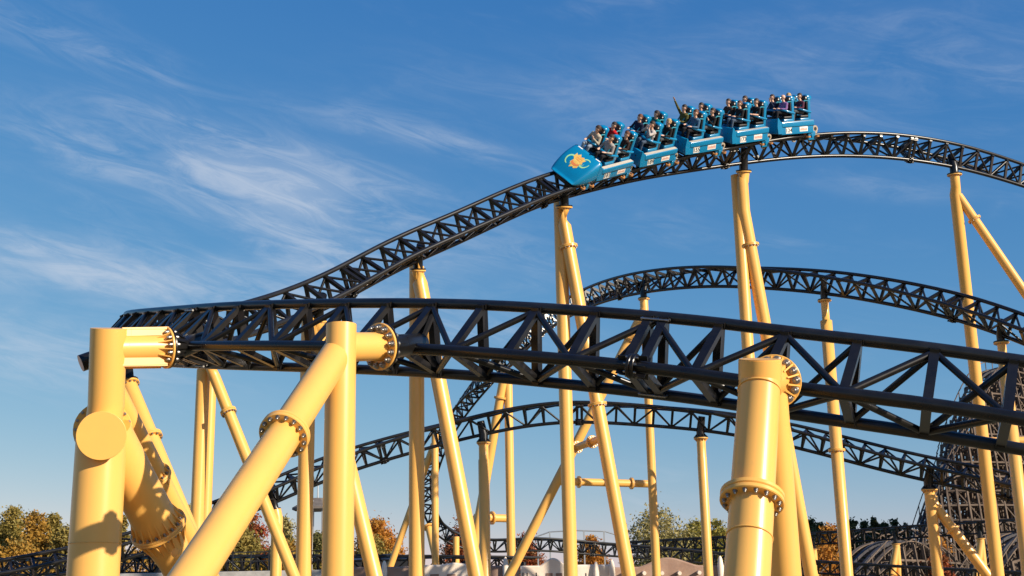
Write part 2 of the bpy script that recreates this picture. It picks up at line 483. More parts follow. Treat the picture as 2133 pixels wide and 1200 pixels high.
def build_track(tr, label, name='coaster_track', rung=0.882, n=12, far=False, splice=11, far_after=None, phase=0, rmat='rail', align=None):
    p0 = tr.fr(tr.len / 2)[0]
    root = thing(name, label, 'coaster track', ground(p0), 'tracks of the steel coaster')
    step = 0.35 if not far else 0.6
    ss = np.linspace(0, tr.len, int(tr.len / step))
    F = [tr.fr(a) for a in ss]
    for sg in (1, -1):
        mb = MB(); mb.tube([p + l * (sg * GAUGE / 2) for p, t, u, l in F], TUBE, n); mb.build('rail', rmat, root)
    mb = MB(); mb.tube([p - u * SPD for p, t, u, l in F], TUBE * 1.05, n); mb.build('spine_tube', 'black', root)
    off = 0.5 * rung
    if align is not None:
        off = align % rung; phase = splice - int(round((align - off) / rung)) % splice
    k = int((tr.len - off) / rung)
    sk = [off + i * rung for i in range(k)]
    FR = [tr.fr(a) for a in sk]
    dn = 8 if not far else 5
    joined = MB()
    def put(nm, f, a):
        if far or (far_after is not None and a > far_after[0] and a < far_after[1]):
            f(joined)
        else:
            mb = MB(); f(mb); mb.build(nm, 'black', root)
    def nodes(fr):
        p, t, u, l = fr
        return p + l * (GAUGE / 2 - 0.03) - u * 0.10, p - l * (GAUGE / 2 - 0.03) - u * 0.10, p - u * SPD
    for i in range(k):
        p, t, u, l = FR[i]
        A, B, S = nodes(FR[i])
        a = sk[i]
        dbl = splice and (i + phase) % splice == 0
        offs = (-0.11, 0.11) if dbl else (0.0,)
        def tie(mb):
            for o in offs:
                mb.beam(A + l * 0.05 + t * o, B - l * 0.05 + t * o, 0.105, 0.13, t)
                for q, sg in ((A, 1), (B, -1)):      # tapered lug up to the rail
                    c = q + t * o + l * (sg * 0.02)
                    mb.beam(c - u * 0.02, c + u * 0.075 + l * (sg * 0.010), 0.135, 0.07, t)
        put('cross_tie', tie, a)
        for q in (A, B):
            def st(mb, q=q):
                for o in offs:
                    mb.beam(q - (q - S).normalized() * 0.03 + t * o, S + t * o, 0.115, 0.085, t)
            put('strut', st, a)
        if dbl:
            def fl(mb):
                mb.disc(S - t * 0.028, t, 0.165, 0.05, 20); mb.disc(S + t * 0.028, t, 0.165, 0.05, 20)
                for j in range(6):      # stiffener fins
                    ang = j * math.pi / 3 + 0.3
                    d = u * math.cos(ang) + l * math.sin(ang)
                    mb.beam(S + d * 0.10 - t * 0.2, S + d * 0.13 + t * 0.2, 0.012, 0.07, t.cross(d))
            put('splice_flange', fl, a)
            if not far:
                bm_ = MB()
                for j in range(8):
                    ang = (j + 0.5) * math.pi / 4
                    d = u * math.cos(ang) + l * math.sin(ang)
                    bm_.tube([S + d * 0.135 - t * 0.085, S + d * 0.135 + t * 0.085], 0.017, 6)
                for q, sg in ((A, 1), (B, -1)):
                    for z in (0.0, 0.07):
                        bm_.tube([q + l * sg * 0.02 - u * z - t * 0.195, q + l * sg * 0.02 - u * z + t * 0.195], 0.018, 6)
                bm_.build('splice_bolts', 'steel', root, kind='stuff')
        if i < k - 1:
            A2, B2, S2 = nodes(FR[i + 1])
            if i % 2 == 0: prs = ((S, A2), (S, B2))
            else: prs = ((A, S2), (B, S2))
            for q1, q2 in prs:
                put('diagonal_brace', lambda mb, q1=q1, q2=q2: mb.tube([q1, q2], 0.046, dn), a)
            put('plan_brace', lambda mb: mb.tube([A, B2], 0.044, dn), a)
    if joined.v:
        joined.build('truss_members', 'black', root, kind='stuff')
    return root

T1 = Track([
    (2260, 412, 59.4, -34), (2133, 365, 58.5, -27), (1988, 317, 57.0, -16), (1850, 291, 55.8, -6), (1750, 283, 54.9, 6), (1650, 285, 53.8, 18), (1550, 296, 52.6, 28),
    (1440, 313, 51.2, 37), (1330, 334, 49.7, 44), (1240, 357, 48.2, 48), (1150, 383, 46.6, 49), (966, 460, 43.6, 46), (827, 522, 41.5, 44), (723, 578, 39.8, 44),
    (619, 626, 38.1, 46), (549, 652, 36.8, 50), (450, 680, 34.6, 56), (360, 693, 32.3, 62), (308, 699, 30.2, 66), (281, 702, 28.0, 69), (295, 703, 26.0, 71),
    (380, 702, 23.6, 72), (500, 700, 21.5, 72), (753, 701, 19.5, 72), (1003, 710, 18.1, 72), (1235, 728, 17.2, 72), (1490, 755, 16.4, 72), (1640, 776, 15.9, 72),
    (1935, 815, 15.2, 72), (2100, 840, 14.9, 72), (2300, 872, 14.5, 72)])
track1 = build_track(T1, 'black three tube track that carries the blue train and swings round in front', n=16, align=68.56)

T2 = Track([
    (2260, 722, 46.5, 32), (2133, 672, 48.0, 32), (1990, 625, 50.5, 30), (1850, 592, 53.0, 26), (1714, 570, 55.5, 20), (1600, 560, 57.5, 12), (1480, 558, 60.0, 4),
    (1340, 576, 64.0, -12), (1240, 608, 68.5, -20), (1150, 662, 73.5, -28), (1060, 738, 79.0, (-0.3, 0.75, 0.55)), (990, 815, 83.5, (0.25, 0.95, 0.1)),
    (935, 900, 87.0, (0.75, 0.65, 0.05)), (905, 985, 89.5, (1.0, 0.25, 0.15)), (903, 1045, 91.5, (1.0, 0.05, 0.35)), (928, 1095, 93.0, (0.75, 0, 0.7)), (985, 1120, 94.0, (0.3, 0, 1)),
    (1100, 1122, 95.0, (0, 0, 1)), (1230, 1130, 96.5, (0, 0, 1)), (1400, 1143, 97.5, (0, 0, 1)), (1560, 1158, 97.5, (0, 0, 1)), (1800, 1175, 95.0, (0, 0, 1)), (2260, 1198, 90.0, (0, 0, 1))])
s2far = T2.at_px(905, 40, 110)
build_track(T2, 'black track of the hump behind the near track, dropping into a curl on its left', n=8, far_after=(s2far, 1e9), phase=5)

T3 = Track([
    (2260, 1038, 52.0, 32), (2110, 1000, 53.5, 30), (1899, 954, 55.5, 27), (1650, 890, 57.5, 20), (1491, 860, 58.5, 12), (1330, 845, 59.0, 6), (1169, 841, 59.3, 3), (1000, 866, 59.5, 6),
    (840, 907, 59.0, 14), (674, 962, 58.0, 22), (567, 1008, 57.0, 25), (406, 1072, 55.5, 27), (250, 1126, 54.0, 24), (120, 1158, 53.0, 30), (0, 1181, 52.0, 32), (-140, 1203, 51.0, 32)])
build_track(T3, 'black low hump of track that dips behind the columns on both sides', n=8, phase=8)

T4 = Track([(1290, 1131, 108, 0), (1500, 1119, 105, 0), (1650, 1113, 102, 0), (1900, 1096, 98, 0), (2133, 1081, 95, 0), (2260, 1074, 94, 0)])
build_track(T4, 'far black track running level in front of the conifers and wooden coaster', n=6, far=True)
T5 = Track([(-120, 1168, 74, 0), (250, 1161, 73, 0), (600, 1158, 73, 0), (1000, 1160, 74, 0), (1120, 1162, 75, 0)])
build_track(T5, 'lowest black track running level along the bottom left', n=6, far=True)

# ------------------------------------------------------------------ support columns
_bolt = None
def bolt_mesh():
    """unit hex bolt with washer and threaded end, axis +Z, about 0.1 across"""
    global _bolt
    if _bolt is None:
        mb = MB()
        mb.disc((0, 0, 0.008), (0, 0, 1), 0.050, 0.016, 14)
        mb.disc((0, 0, 0.034), (0, 0, 1), 0.042, 0.036, 6)
        mb.tube([(0, 0, 0.05), (0, 0, 0.075), (0, 0, 0.082)], [0.024, 0.024, 0.012], 10)
        _bolt = mb.mesh('bolt', 'steel')
    return _bolt
def put_bolts(parent, c, axis, r, nb, scale, phase=0.0, joined=None):
    axis = Vector(axis).normalized(); x, y = perp(axis); q = Vector((0, 0, 1)).rotation_difference(axis)
    for j in range(nb):
        a = 2 * math.pi * (j + phase) / nb
        p = Vector(c) + (x * math.cos(a) + y * math.sin(a)) * r
        if joined is not None:
            joined.tube([p, p + axis * 0.07 * scale], 0.045 * scale, 6)
        else:
            o = bpy.data.objects.new('bolt', bolt_mesh()); col.objects.link(o)
            o.parent = parent
            o.matrix_local = Matrix.Translation(p - parent_origin(parent)) @ q.to_matrix().to_4x4() @ Matrix.Scale(scale, 4)

class Support:
    def __init__(s, label, base, group='yellow columns of the steel coaster'):
        s.root = thing('track_support', label, 'support column', base, group)
    def leg(s, pts, r, n=20, name='leg', mtl='yellow', foot=False):
        mb = MB(); mb.tube(pts, r, n)
        o = mb.build(name, mtl, s.root)
        if foot:
            f = MB(); p = Vector(pts[-1]); rr = r[-1] if isinstance(r, (list, tuple)) else r
            f.disc((p.x, p.y, 0.05), (0, 0, 1), rr * 1.7, 0.1, 24)
            f.build('base_plate', 'yellow', s.root)
        return o
    def flange(s, c, axis, r, th=0.05, nb=14, near=False, bs=1.0, pair=True, mats=('yellow', 'yellow'), tube_r=None, gus=0, gl=0.18, both=True):
        """two bolted discs at c; axis points from the first disc to the second"""
        axis = Vector(axis).normalized(); c = Vector(c)
        tr = tube_r or r * 0.7
        objs = []
        for sg, mt in ((-1, mats[0]), (1, mats[1])):
            mb = MB(); mb.disc(c + axis * (sg * (th / 2 + 0.002)), axis, r, th, 32 if near else 18)
            if gus:
                x, y = perp(axis)
                for j in range(gus):
                    a = 2 * math.pi * (j + 0.5) / gus
                    d = x * math.cos(a) + y * math.sin(a); w = axis.cross(d) * 0.009
                    z0 = c + axis * (sg * (th + 0.002)); z1 = c + axis * (sg * (th + gl))
                    vs = [z0 + d * tr * 0.9 - w, z0 + d * r * 0.95 - w, z1 + d * tr * 0.9 - w, z0 + d * tr * 0.9 + w, z0 + d * r * 0.95 + w, z1 + d * tr * 0.9 + w]
                    mb.add(vs, [(0, 1, 2), (5, 4, 3), (1, 4, 5, 2), (0, 3, 4, 1)])
            o = mb.build('flange', mt, s.root); objs.append(o)
            if near and (both or sg > 0):
                put_bolts(o, c + axis * (sg * (th + 0.003)), axis * sg, (r + tr) / 2, nb, bs)
            elif not near and sg > 0:
                j_ = MB(); put_bolts(None, c + axis * (sg * th), axis * sg, (r + tr) / 2, nb, bs * 0.55, joined=j_)
                j_.build('bolts', 'steel', o, kind='stuff')
        return objs
def neck(sup, tr, a, down, r_neck, r_fl, gus=0, nb=12):
    """black stub from the truss down to a bolted flange below the spine; returns flange centre, axis"""
    p, t, u, l = tr.fr(a)
    top = p - u * 0.25
    s_ = p - u * SPD
    d = Vector(down).normalized()
    c = s_ + d * (r_neck + 0.16)
    mb = MB(); mb.tube([top, s_ - u * 0.02, c], [r_neck * 0.8, r_neck, r_neck], 16); mb.build('track_bracket', 'black', sup.root)
    sup.flange(c, d, r_fl, 0.05, nb, bs=0.9, mats=('black', 'yellow'), tube_r=r_neck, gus=gus, gl=0.16)
    return c + d * 0.05, d
def mix(a, b, k): return a + (b - a) * k

# --- main hill (from right to left)
sN = T1.at_px(281, 20, 75, spine=False)             # arc length at the far left of the turn
# C1d
a = T1.at_px(1988, 0, 30); s = None
base = ground(W(1988, 360, 57.0))
S = Support('tall yellow column with side brace under the right end of the train hill', base)
c, d = neck(S, T1, a, (0.02, 0.1, -1), 0.19, 0.33)
j = W(1990, 405, PIX(c)[2] + 0.1)
low = ground(j)
S.leg([c, c + d * 0.5, j, low], [0.21, 0.21, 0.25, 0.27], foot=True)
b1 = W(1996, 408, PIX(c)[2] + 0.05); b2 = W(2133, 607, PIX(c)[2] - 1.5); b3 = to_ground(b1, b2)
S.leg([b1, b3], 0.20, foot=True); ff = W(2031, 455, PIX(c)[2] - 0.3); ff = mix(b1, b2, 0.25); S.flange(ff, b2 - b1, 0.30, 0.05, 12, tube_r=0.2)
pd = PIX(j)[2]
x1 = mix(j, low, 0.58); S.leg([x1, x1 + Vector((3.2, 0.1, 0.02))], 0.17, name='cross_tube')
# C1c
def hill_support(px, lo, hi, label, fl_px, bend, f1, foot_px, vert_top, vdx, r1, r2, fr=0.33, dd=0.0, nr=0.19, vr=None):
    a = T1.at_px(px, lo, hi)
    p = T1.fr(a)[0]
    S = Support(label, ground(p))
    c, d = neck(S, T1, a, W(*fl_px, 0.0 + PIX(p)[2]) - W(fl_px[0], fl_px[1] - 30, PIX(p)[2]), nr, fr)
    D = PIX(c)[2]
    pts = [c, c + d * 0.3] + [W(x, y, D + dd) for x, y in bend]
    q = W(foot_px[0], foot_px[1], D + foot_px[2])
    g_ = to_ground(pts[-1], q)
    S.leg(pts + [g_], [r1 * 0.93] * 2 + [r1] * (len(bend) + 1), foot=True)
    for fx in f1:
        k = (fx - bend[-1][1]) / (foot_px[1] - bend[-1][1]) 
        e = mix(pts[-1], q, k); S.flange(e, q - pts[-1], r1 * 1.42, 0.05, 14, tube_r=r1)
    v = W(vert_top[0], vert_top[1], D + vdx)
    S.leg([v, ground(v)], r2, foot=True)
    return S, D
S1c, D1c = hill_support(1548, 0, 40, 'twin-legged yellow column under the middle of the blue train', (1547, 345), [(1547, 375), (1549, 440)], [515], (1690, 1200, -3.2), (1534, 366), 0.5, 0.27, 0.25)
S1b, D1b = hill_support(1176, 5, 45, 'twin-legged yellow column under the nose of the train', (1178, 410), [(1174, 440), (1176, 470)], [517, 855], (1310, 1200, -3.2), (1166, 412), 0.55, 0.25, 0.25)
v0 = W(1189, 936, D1b + 0.5); v1 = W(1252, 914, D1b - 2.0)
S1b.leg([v0, v1], 0.14, name='cross_tube')
for k in (0.22, 0.72): S1b.flange(mix(v0, v1, k), v1 - v0, 0.24, 0.04, 12, tube_r=0.14)
S1a, D1a = hill_support(872, 20, 55, 'twin-legged yellow column under the climbing track left of the train', (880, 537), [(872, 560), (875, 590)], [655], (992, 1200, -3.0), (868, 556), 0.6, 0.255, 0.26, nr=0.17, fr=0.27)
S1e, D1e = hill_support(664, 30, 62, 'yellow column showing between the near post and the slanted brace', (668, 645), [(655, 668), (662, 700)], [800], (780, 1200, -2.6), (644, 668), 0.5, 0.24, 0.25, nr=0.16, fr=0.25)
S1f, D1f = hill_support(445, 40, 70, 'yellow column with a slanted leg seen below the left end of the near track', (440, 752), [(440, 768), (447, 785)], [862], (612, 1200, -2.6), (424, 770), 0.3, 0.16, 0.19, nr=0.14, fr=0.22)
v = W(440, 772, D1f + 1.2); S1f.leg([v, ground(v)], 0.17, foot=True)
# C1g: slim leaning column right behind the big left one
a = T1.at_px(262, sN - 8, sN + 4)
p, t, u, l = T1.fr(a); sp = p - u * SPD
S = Support('slim leaning yellow column right behind the big left column', ground(sp))
c0_ = W(268, 800, PIX(sp)[2] - 0.6)
mb = MB(); mb.tube([sp, c0_], 0.14, 14); mb.build('track_bracket', 'black', S.root)
e = W(418, 1170, PIX(sp)[2] - 3.2)
S.flange(c0_, e - c0_, 0.26, 0.05, 12, mats=('black', 'yellow'), tube_r=0.16)
ge = to_ground(c0_, e)
S.leg([c0_, ge], [0.19, 0.25], foot=True)
S.flange(mix(c0_, e, 0.32), e - c0_, 0.29, 0.05, 12, tube_r=0.2)

# --- big near columns
def spine_pt(px, lo, hi):
    a = T1.at_px(px, lo, hi); p, t, u, l = T1.fr(a); return p - u * SPD, p, t, u, l
sEnd = T1.len
# P2: vertical post with a long brace towards the viewer
D2 = 16.5
top = W(711, 676, D2)
S = Support('big yellow post with long slanted brace at centre left', ground(top), 'big near columns')
S.leg([top, ground(top)], 0.200, 40, name='post', foot=True)
hub = W(711, 723, D2)
fc = W(793, 722, 17.05)
ax = (fc - hub).normalized()
S.leg([hub, fc], 0.195, 40, name='side_arm')
p, t, u, l = T1.fr(68.56 - 4 * 0.882)
mb = MB(); mb.tube([fc + ax * 0.02, fc + ax * 0.28, p - u * 0.45], [0.24, 0.165, 0.15], 28)
mb.beam(p - u * 0.5, p - u * 0.12 + l * 0.46, 0.13, 0.11, t); mb.beam(p - u * 0.5, p - u * 0.12 - l * 0.46, 0.13, 0.11, t)
mb.build('track_bracket', 'black', S.root)
S.flange(fc, ax, 0.325, 0.036, 14, near=True, bs=0.92, mats=('yellow', 'black'), tube_r=0.20)
b0 = W(703, 735, D2 - 0.05); b1 = W(400, 1200, 12.2); b2 = to_ground(b0, b1)
S.leg([b0, b2], 0.205, 40, name='brace', foot=True)
k = 0.435
S.flange(mix(b0, b1, k), b1 - b0, 0.30, 0.05, 16, near=True, bs=0.58, tube_r=0.215, both=False)
# P3: leaning column on the right
D3 = 14.0
top = W(1583, 748, D3)
S = Support('big yellow column in front of the near track on the right', ground(top), 'big near columns')
c1 = W(1583, 792, D3)
q = W(1556, 1200, 12.45); gq = to_ground(c1, q)
S.leg([top, c1, gq], 0.232, 40, name='post', foot=True)
S.leg([top + Vector((0, 0, -0.012)), c1], 0.240, 40, name='collar')
vb = W(1612, 830, D3 + 0.45); S.leg([W(1604, 760, D3 + 0.35), W(1606, 790, D3 + 0.38), ground(vb)], 0.175, 32, name='rear_leg', foot=True)
S.flange(mix(c1, q, (1050 - 792) / (1200 - 792)), q - c1, 0.335, 0.055, 16, near=True, bs=0.55, tube_r=0.235, both=False)
fc = W(1612, 795, D3 + 0.42)
p, t, u, l = T1.fr(68.56 + 2 * 0.882); sp = p - u * SPD
ax = (mix(sp, p, 0.45) - W(1590, 795, D3)).normalized()
S.leg([W(1588, 795, D3), fc], 0.19, 36, name='side_arm')
S.flange(fc, ax, 0.315, 0.034, 14, near=True, bs=0.95, mats=('yellow', 'black'), tube_r=0.195, gus=14, gl=0.16)
mb = MB(); mb.tube([fc + ax * 0.02, fc + ax * 0.25, p - u * 0.3], [0.24, 0.18, 0.16], 28); mb.build('track_bracket', 'black', S.root)
def weld(sup, c, axis, r):
    mb = MB(); axis = Vector(axis).normalized(); x, y = perp(axis); n = 48
    pts = [Vector(c) + (x * math.cos(2 * math.pi * j / n) + y * math.sin(2 * math.pi * j / n)) * r for j in range(n + 1)]
    mb.tube(pts, 0.009, 6, cap=False); mb.build('weld_bead', 'yellow', sup.root)
weld(S, mix(c1, q, 0.06), q - c1, 0.233); weld(S, mix(c1, q, 0.82), q - c1, 0.233)
# P1: big left column with capped hub
D1 = 20.2
K1 = 20.2 / 18.6
top = W(226, 684, D1)
S = Support('biggest yellow column with round capped hub at the far left', ground(top), 'big near columns')
hubp = W(213, 905, D1)
S.leg([top, W(221, 845, D1), hubp], 0.262 * K1, 44, name='upper_post')
S.leg([W(212, 905, D1), ground(W(212, 905, D1))], [0.365 * K1, 0.375 * K1], 44, name='post', foot=True)
hx = (CAM + Vector((-2.0, 1.0, 0.6)) - hubp).normalized()
hf = W(211, 908, D1 - 0.62)
S.leg([hubp + (hubp - hf).normalized() * 0.6, hf], 0.345 * K1, 48, name='hub')
hax = (hf - hubp).normalized()
S.flange(hubp - hax * 0.32 + Vector((0, 0, 0.06)), hax, 0.43 * K1, 0.05, 18, near=True, bs=0.55, tube_r=0.36 * K1)
fc = W(348, 724, D1 + 0.62)
h0 = W(228, 726, D1)
ax = (fc - h0).normalized()
S.leg([h0, fc], 0.205 * K1, 36, name='side_arm')
S.flange(fc, ax, 0.325 * K1, 0.036, 14, near=True, bs=0.9, mats=('yellow', 'black'), tube_r=0.21 * K1, gus=14, gl=0.24)
mb = MB()       # long stiffener plates above and below the arm
for sg in (1, -1):
    z = Vector((0, 0, 1)) * sg
    y_ = ax.cross(z).normalized()
    for o in (-0.13, 0.13):
        mb.beam(h0 + ax * 0.15 + z * 0.25 + y_ * o, fc - ax * 0.04 + z * 0.26 + y_ * o, 0.02, 0.14, y_)
    mb.beam(h0 + ax * 0.15 + z * 0.30, fc - ax * 0.04 + z * 0.30, 0.30, 0.02, y_)
mb.build('stiffener', 'yellow', S.root)
p, t, u, l = T1.fr(68.56 - 10 * 0.882)
mb = MB(); mb.tube([fc + ax * 0.02, fc + ax * 0.28, p - u * 0.35], [0.27, 0.18, 0.15], 28)
mb.tube([W(205, 744, D1 + 0.9), W(168, 757, D1 + 0.75)], 0.145, 28)
mb.tube([W(205, 744, D1 + 0.9), fc], 0.11, 16)
mb.build('track_bracket', 'black', S.root)
weld(S, Vector((W(212, 905, D1).x, W(212, 905, D1).y, 2.75)), (0, 0, 1), 0.371 * K1); weld(S, hf - hax * 0.02, hax, 0.345 * K1)
# leg A with gusseted flange, running down, right and away
A0 = W(226, 902, D1 + 0.12); A1 = W(330, 1100, D1 + 1.0); A2 = to_ground(A0, A1)
S.leg([A0, mix(A0, A1, 0.8), A1, mix(A0, A1, 1.35), A2], [0.34 * K1, 0.34 * K1, 0.36 * K1, 0.27 * K1, 0.27 * K1], 44, name='rear_leg', foot=True)
S.flange(A1, A1 - A0, 0.445 * K1, 0.045, 18, near=True, bs=0.62, tube_r=0.34 * K1, gus=18, gl=0.36)
mb = MB(); q = W(366, 1152, D1 + 0.55); vv = (CAM - q).normalized(); mb.disc(q, vv, 0.075, 0.16, 24); mb.disc(q + vv * 0.085, vv, 0.05, 0.03, 20)
mb.beam(q + vv * 0.105 + Vector((-0.02, 0, 0.03)), q + vv * 0.105 + Vector((-0.02, 0, -0.02)), 0.012, 0.012); mb.beam(q + vv * 0.105 + Vector((-0.02, 0, -0.02)), q + vv * 0.105 + Vector((0.03, 0, -0.02)), 0.012, 0.012)
mb.build('inspection_cap', 'yellow', S.root)
B0 = W(222, 790, D1 + 0.3); B1 = W(395, 1130, D1 + 2.6); B2 = to_ground(B0, B1)
S.leg([B0, B2], 0.19 * K1, 32, name='rear_leg', foot=True)
S.flange(mix(B0, B1, 0.565), B1 - B0, 0.25 * K1, 0.04, 12, near=True, bs=0.5, tube_r=0.19, gus=12, gl=0.22)

# --- columns of the hump behind (T2)
def simple_support(tr, px, lo, hi, label, r, nr=0.16, fr=0.30, step=None, rings=(), down=(0, 0, -1), gus=0):
    a = tr.at_px(px, lo, hi)
    p = tr.fr(a)[0]
    S = Support(label, ground(p))
    c, d = neck(S, tr, a, down, nr, fr, gus)
    e = c + d * 0.35
    pts = [c, e]; rs = [nr * 1.05, nr * 1.05]
    if step:
        q = e + Vector((0, 0, -step)); pts += [q, q + Vector((0, 0, -0.03))]; rs += [nr * 1.05, r]
    else:
        rs = [r, r]
    pts.append(ground(e)); rs.append(r)
    S.leg(pts, rs, foot=True)
    D = PIX(e)[2]
    for y in rings:
        k = (y - PIX(e)[1]) / (PIX(ground(e))[1] - PIX(e)[1]); z = e.z * (1 - k)
        # perspective-correct height for image row y
        lo_, hi_ = 0.0, e.z
        for _ in range(30):
            md = (lo_ + hi_) / 2
            if PIX((e.x, e.y, md))[1] > y: lo_ = md
            else: hi_ = md
        S.flange((e.x, e.y, lo_), (0, 0, -1), r * 1.4, 0.05, 12, tube_r=r)
    return S, c, D, e
S, c, D, e = simple_support(T2, 2083, 0, 30, 'yellow column carrying the hump track at the right edge', 0.24, step=0.6)
S, c, D, e = simple_support(T2, 1714, 0, 40, 'yellow column under the right side of the hump track', 0.26, step=0.5, rings=(938,))
S, c, D, e = simple_support(T2, 1340, 10, 60, 'yellow column under the left side of the hump track, with slanted leg and cross tube', 0.21, nr=0.17)
b0 = e + Vector((0, 0, -0.2)); b1 = W(1060, 1200, D - 2); S.leg([b0, to_ground(b0, b1)], 0.24, foot=True)
xa = W(1166, 1003, D - 1.3); xb = W(1352, 1008, D); S.leg([xa, xb], 0.19, name='cross_tube')
for k in (0.21, 0.8): S.flange(mix(xa, xb, k), xb - xa, 0.30, 0.05, 12, tube_r=0.19)
S.flange(mix(b0, b1, 0.115), b1 - b0, 0.34, 0.05, 12, tube_r=0.24)
# pair holding the dropping part
a = T2.at_px(1040, 30, 90); p, t, u, l = T2.fr(a); sp = p - u * SPD
D = PIX(sp)[2]
S = Support('pair of thin yellow columns with cross tube left of the hump', ground(W(1060, 790, D)))
v = W(1058, 770, D); S.leg([v, ground(v)], 0.27, foot=True)
b0 = W(1052, 775, D - 0.2); b1 = W(976, 1200, D - 2); S.leg([b0, to_ground(b0, b1)], 0.29, foot=True)
S.flange(mix(b0, b1, 0.13), b1 - b0, 0.42, 0.06, 12, tube_r=0.29)
xa = W(990, 1078, D - 1.4); xb = W(1062, 1080, D); S.leg([xa, xb], 0.25, name='cross_tube'); S.flange(mix(xa, xb, 0.48), xb - xa, 0.42, 0.06, 12, tube_r=0.25)
mb = MB(); mb.tube([v, sp], 0.22, 12); mb.build('track_bracket', 'black', S.root)
# column left of the curl
v = W(906, 905, 72)
S = Support('thin yellow column in front of the curled drop', ground(v))
S.leg([v, ground(v)], 0.20, foot=True); S.flange(W(904, 993, 72), (0, 0, -1), 0.26, 0.05, 12, tube_r=0.2)
b0 = W(904, 925, 72.2); b1 = W(806, 1200, 70.5); S.leg([b0, to_ground(b0, b1)], 0.19, foot=True)
b0 = W(872, 1085, 78); b1 = W(893, 1200, 78)
# stocky props where the curl bottoms out
S = Support('short slanted yellow props where the curl bottoms out', ground(W(905, 1110, 90)))
pa = W(893, 1098, 90); S.leg([pa, to_ground(pa, W(912, 1180, 88))], 0.26, 14)
pb = W(950, 1118, 92.5); S.leg([pb, ground(pb)], 0.24, 14)
S.flange(pa, W(912, 1180, 88) - pa, 0.45, 0.06, 10, tube_r=0.3)
for px, lb in ((1037, 'short yellow stub column under the curl exit, left one'), (1107, 'short yellow stub column under the curl exit beside the slanted leg'), (1266, 'short yellow stub column below the level track behind the pale wall')):
    a = T2.at_px(px, T2.at_px(985, 90, 140), T2.len)
    p, t, u, l = T2.fr(a)
    S = Support(lb, ground(p)); c, d = neck(S, T2, a, (0, 0, -1), 0.22, 0.42, gus=8); S.leg([c, ground(c)], 0.33, 18, foot=True)

# --- low hump (T3)
simple_support(T3, 1935, 0, None, 'yellow column with crown flange under the right slope of the low hump', 0.24, nr=0.22, fr=0.36, gus=12)
a = T3.at_px(1935, 0, 30); p = T3.fr(a)[0] - T3.fr(a)[2] * SPD
root3c = [o for o in bpy.data.objects if o.get('label', '').startswith('yellow column with crown flange')][0]
b0 = W(1944, 1048, PIX(p)[2] - 0.1); b1 = W(2062, 1205, PIX(p)[2] - 1.6); b2 = to_ground(b0, b1)
mb = MB(); mb.tube([b0 + Vector((0, 0, 0.3)), b0, b2], 0.23, 20); mb.build('leg', 'yellow', root3c)
mb = MB(); mb.disc(mix(b0, b1, 0.36), b1 - b0, 0.32, 0.1, 20, ); mb.build('flange', 'yellow', root3c)
simple_support(T3, 1457, 0, None, 'yellow column with crown flange between the hump columns', 0.22, nr=0.20, fr=0.34, gus=12, step=0.5)
simple_support(T3, 1008, 0, None, 'yellow column with crown flange left of the twin legs', 0.26, nr=0.22, fr=0.34, gus=12, step=0.4)
simple_support(T3, 570, 0, None, 'short yellow column behind the slanted leg at left', 0.26, nr=0.17, fr=0.26, down=(0.25, 0, -1))
# --- far columns under T4
for px, lb in ((1866, 'far twin yellow column in front of the wooden arch'), (2040, 'far twin yellow column right of the forked column'), (1694, 'far yellow column beside the orange tree')):
    a = T4.at_px(px, 0, T4.len); p = T4.fr(a)[0]
    S = Support(lb, ground(p)); c, d = neck(S, T4, a, (0, 0, -1), 0.2, 0.36)
    S.leg([c, ground(c)], 0.28, 14)
    q = ground(c) + Vector((-1.6, -0.6, 0)); S.leg([c + Vector((0, 0, -0.3)), q], 0.28, 14)
    S.flange(mix(c, q, 0.4), q - c, 0.4, 0.06, 8, tube_r=0.28)
for px in (330, 760, 1090):
    a = T5.at_px(px, 0, T5.len); p = T5.fr(a)[0]
    S = Support({330: 'low yellow stub under the lowest track near the left column', 760: 'low yellow stub under the lowest track behind the near post', 1090: 'low yellow stub at the right end of the lowest track'}[px], ground(p))
    c, d = neck(S, T5, a, (0, 0, -1), 0.2, 0.36); S.leg([c, ground(c)], 0.28, 14)

# ------------------------------------------------------------------ the train
def loft(mb, secs, smooth=True, mi=0, cap=True):
    n = len(secs[0]); vs = [Vector(p) for sct in secs for p in sct]; fs = []
    for i in range(len(secs) - 1):
        for j in range(n):
            j2 = (j + 1) % n
            fs.append((i * n + j, i * n + j2, (i + 1) * n + j2, (i + 1) * n + j))
    if cap:
        fs.append(tuple(range(n - 1, -1, -1))); fs.append(tuple((len(secs) - 1) * n + j for j in range(n)))
    mb.add(vs, fs, smooth, mi)
def text_mesh(txt, size, mtl):
    cu = bpy.data.curves.new('lettering', 'FONT'); cu.body = txt; cu.size = size; cu.align_x = 'CENTER'; cu.align_y = 'CENTER'; cu.extrude = 0.002
    cu.offset = 0.004
    o = bpy.data.objects.new('lettering', cu); col.objects.link(o)
    bpy.context.view_layer.update()
    me = bpy.data.meshes.new_from_object(o.evaluated_get(bpy.context.evaluated_depsgraph_get()))
    bpy.data.objects.remove(o); bpy.data.curves.remove(cu)
    me.materials.clear(); me.materials.append(MAT[mtl])
    return me
def hood_z(x):          # profile of the nose deck, x measured forward from the car front
    return 0.98 - 0.30 * x - 0.30 * x * x
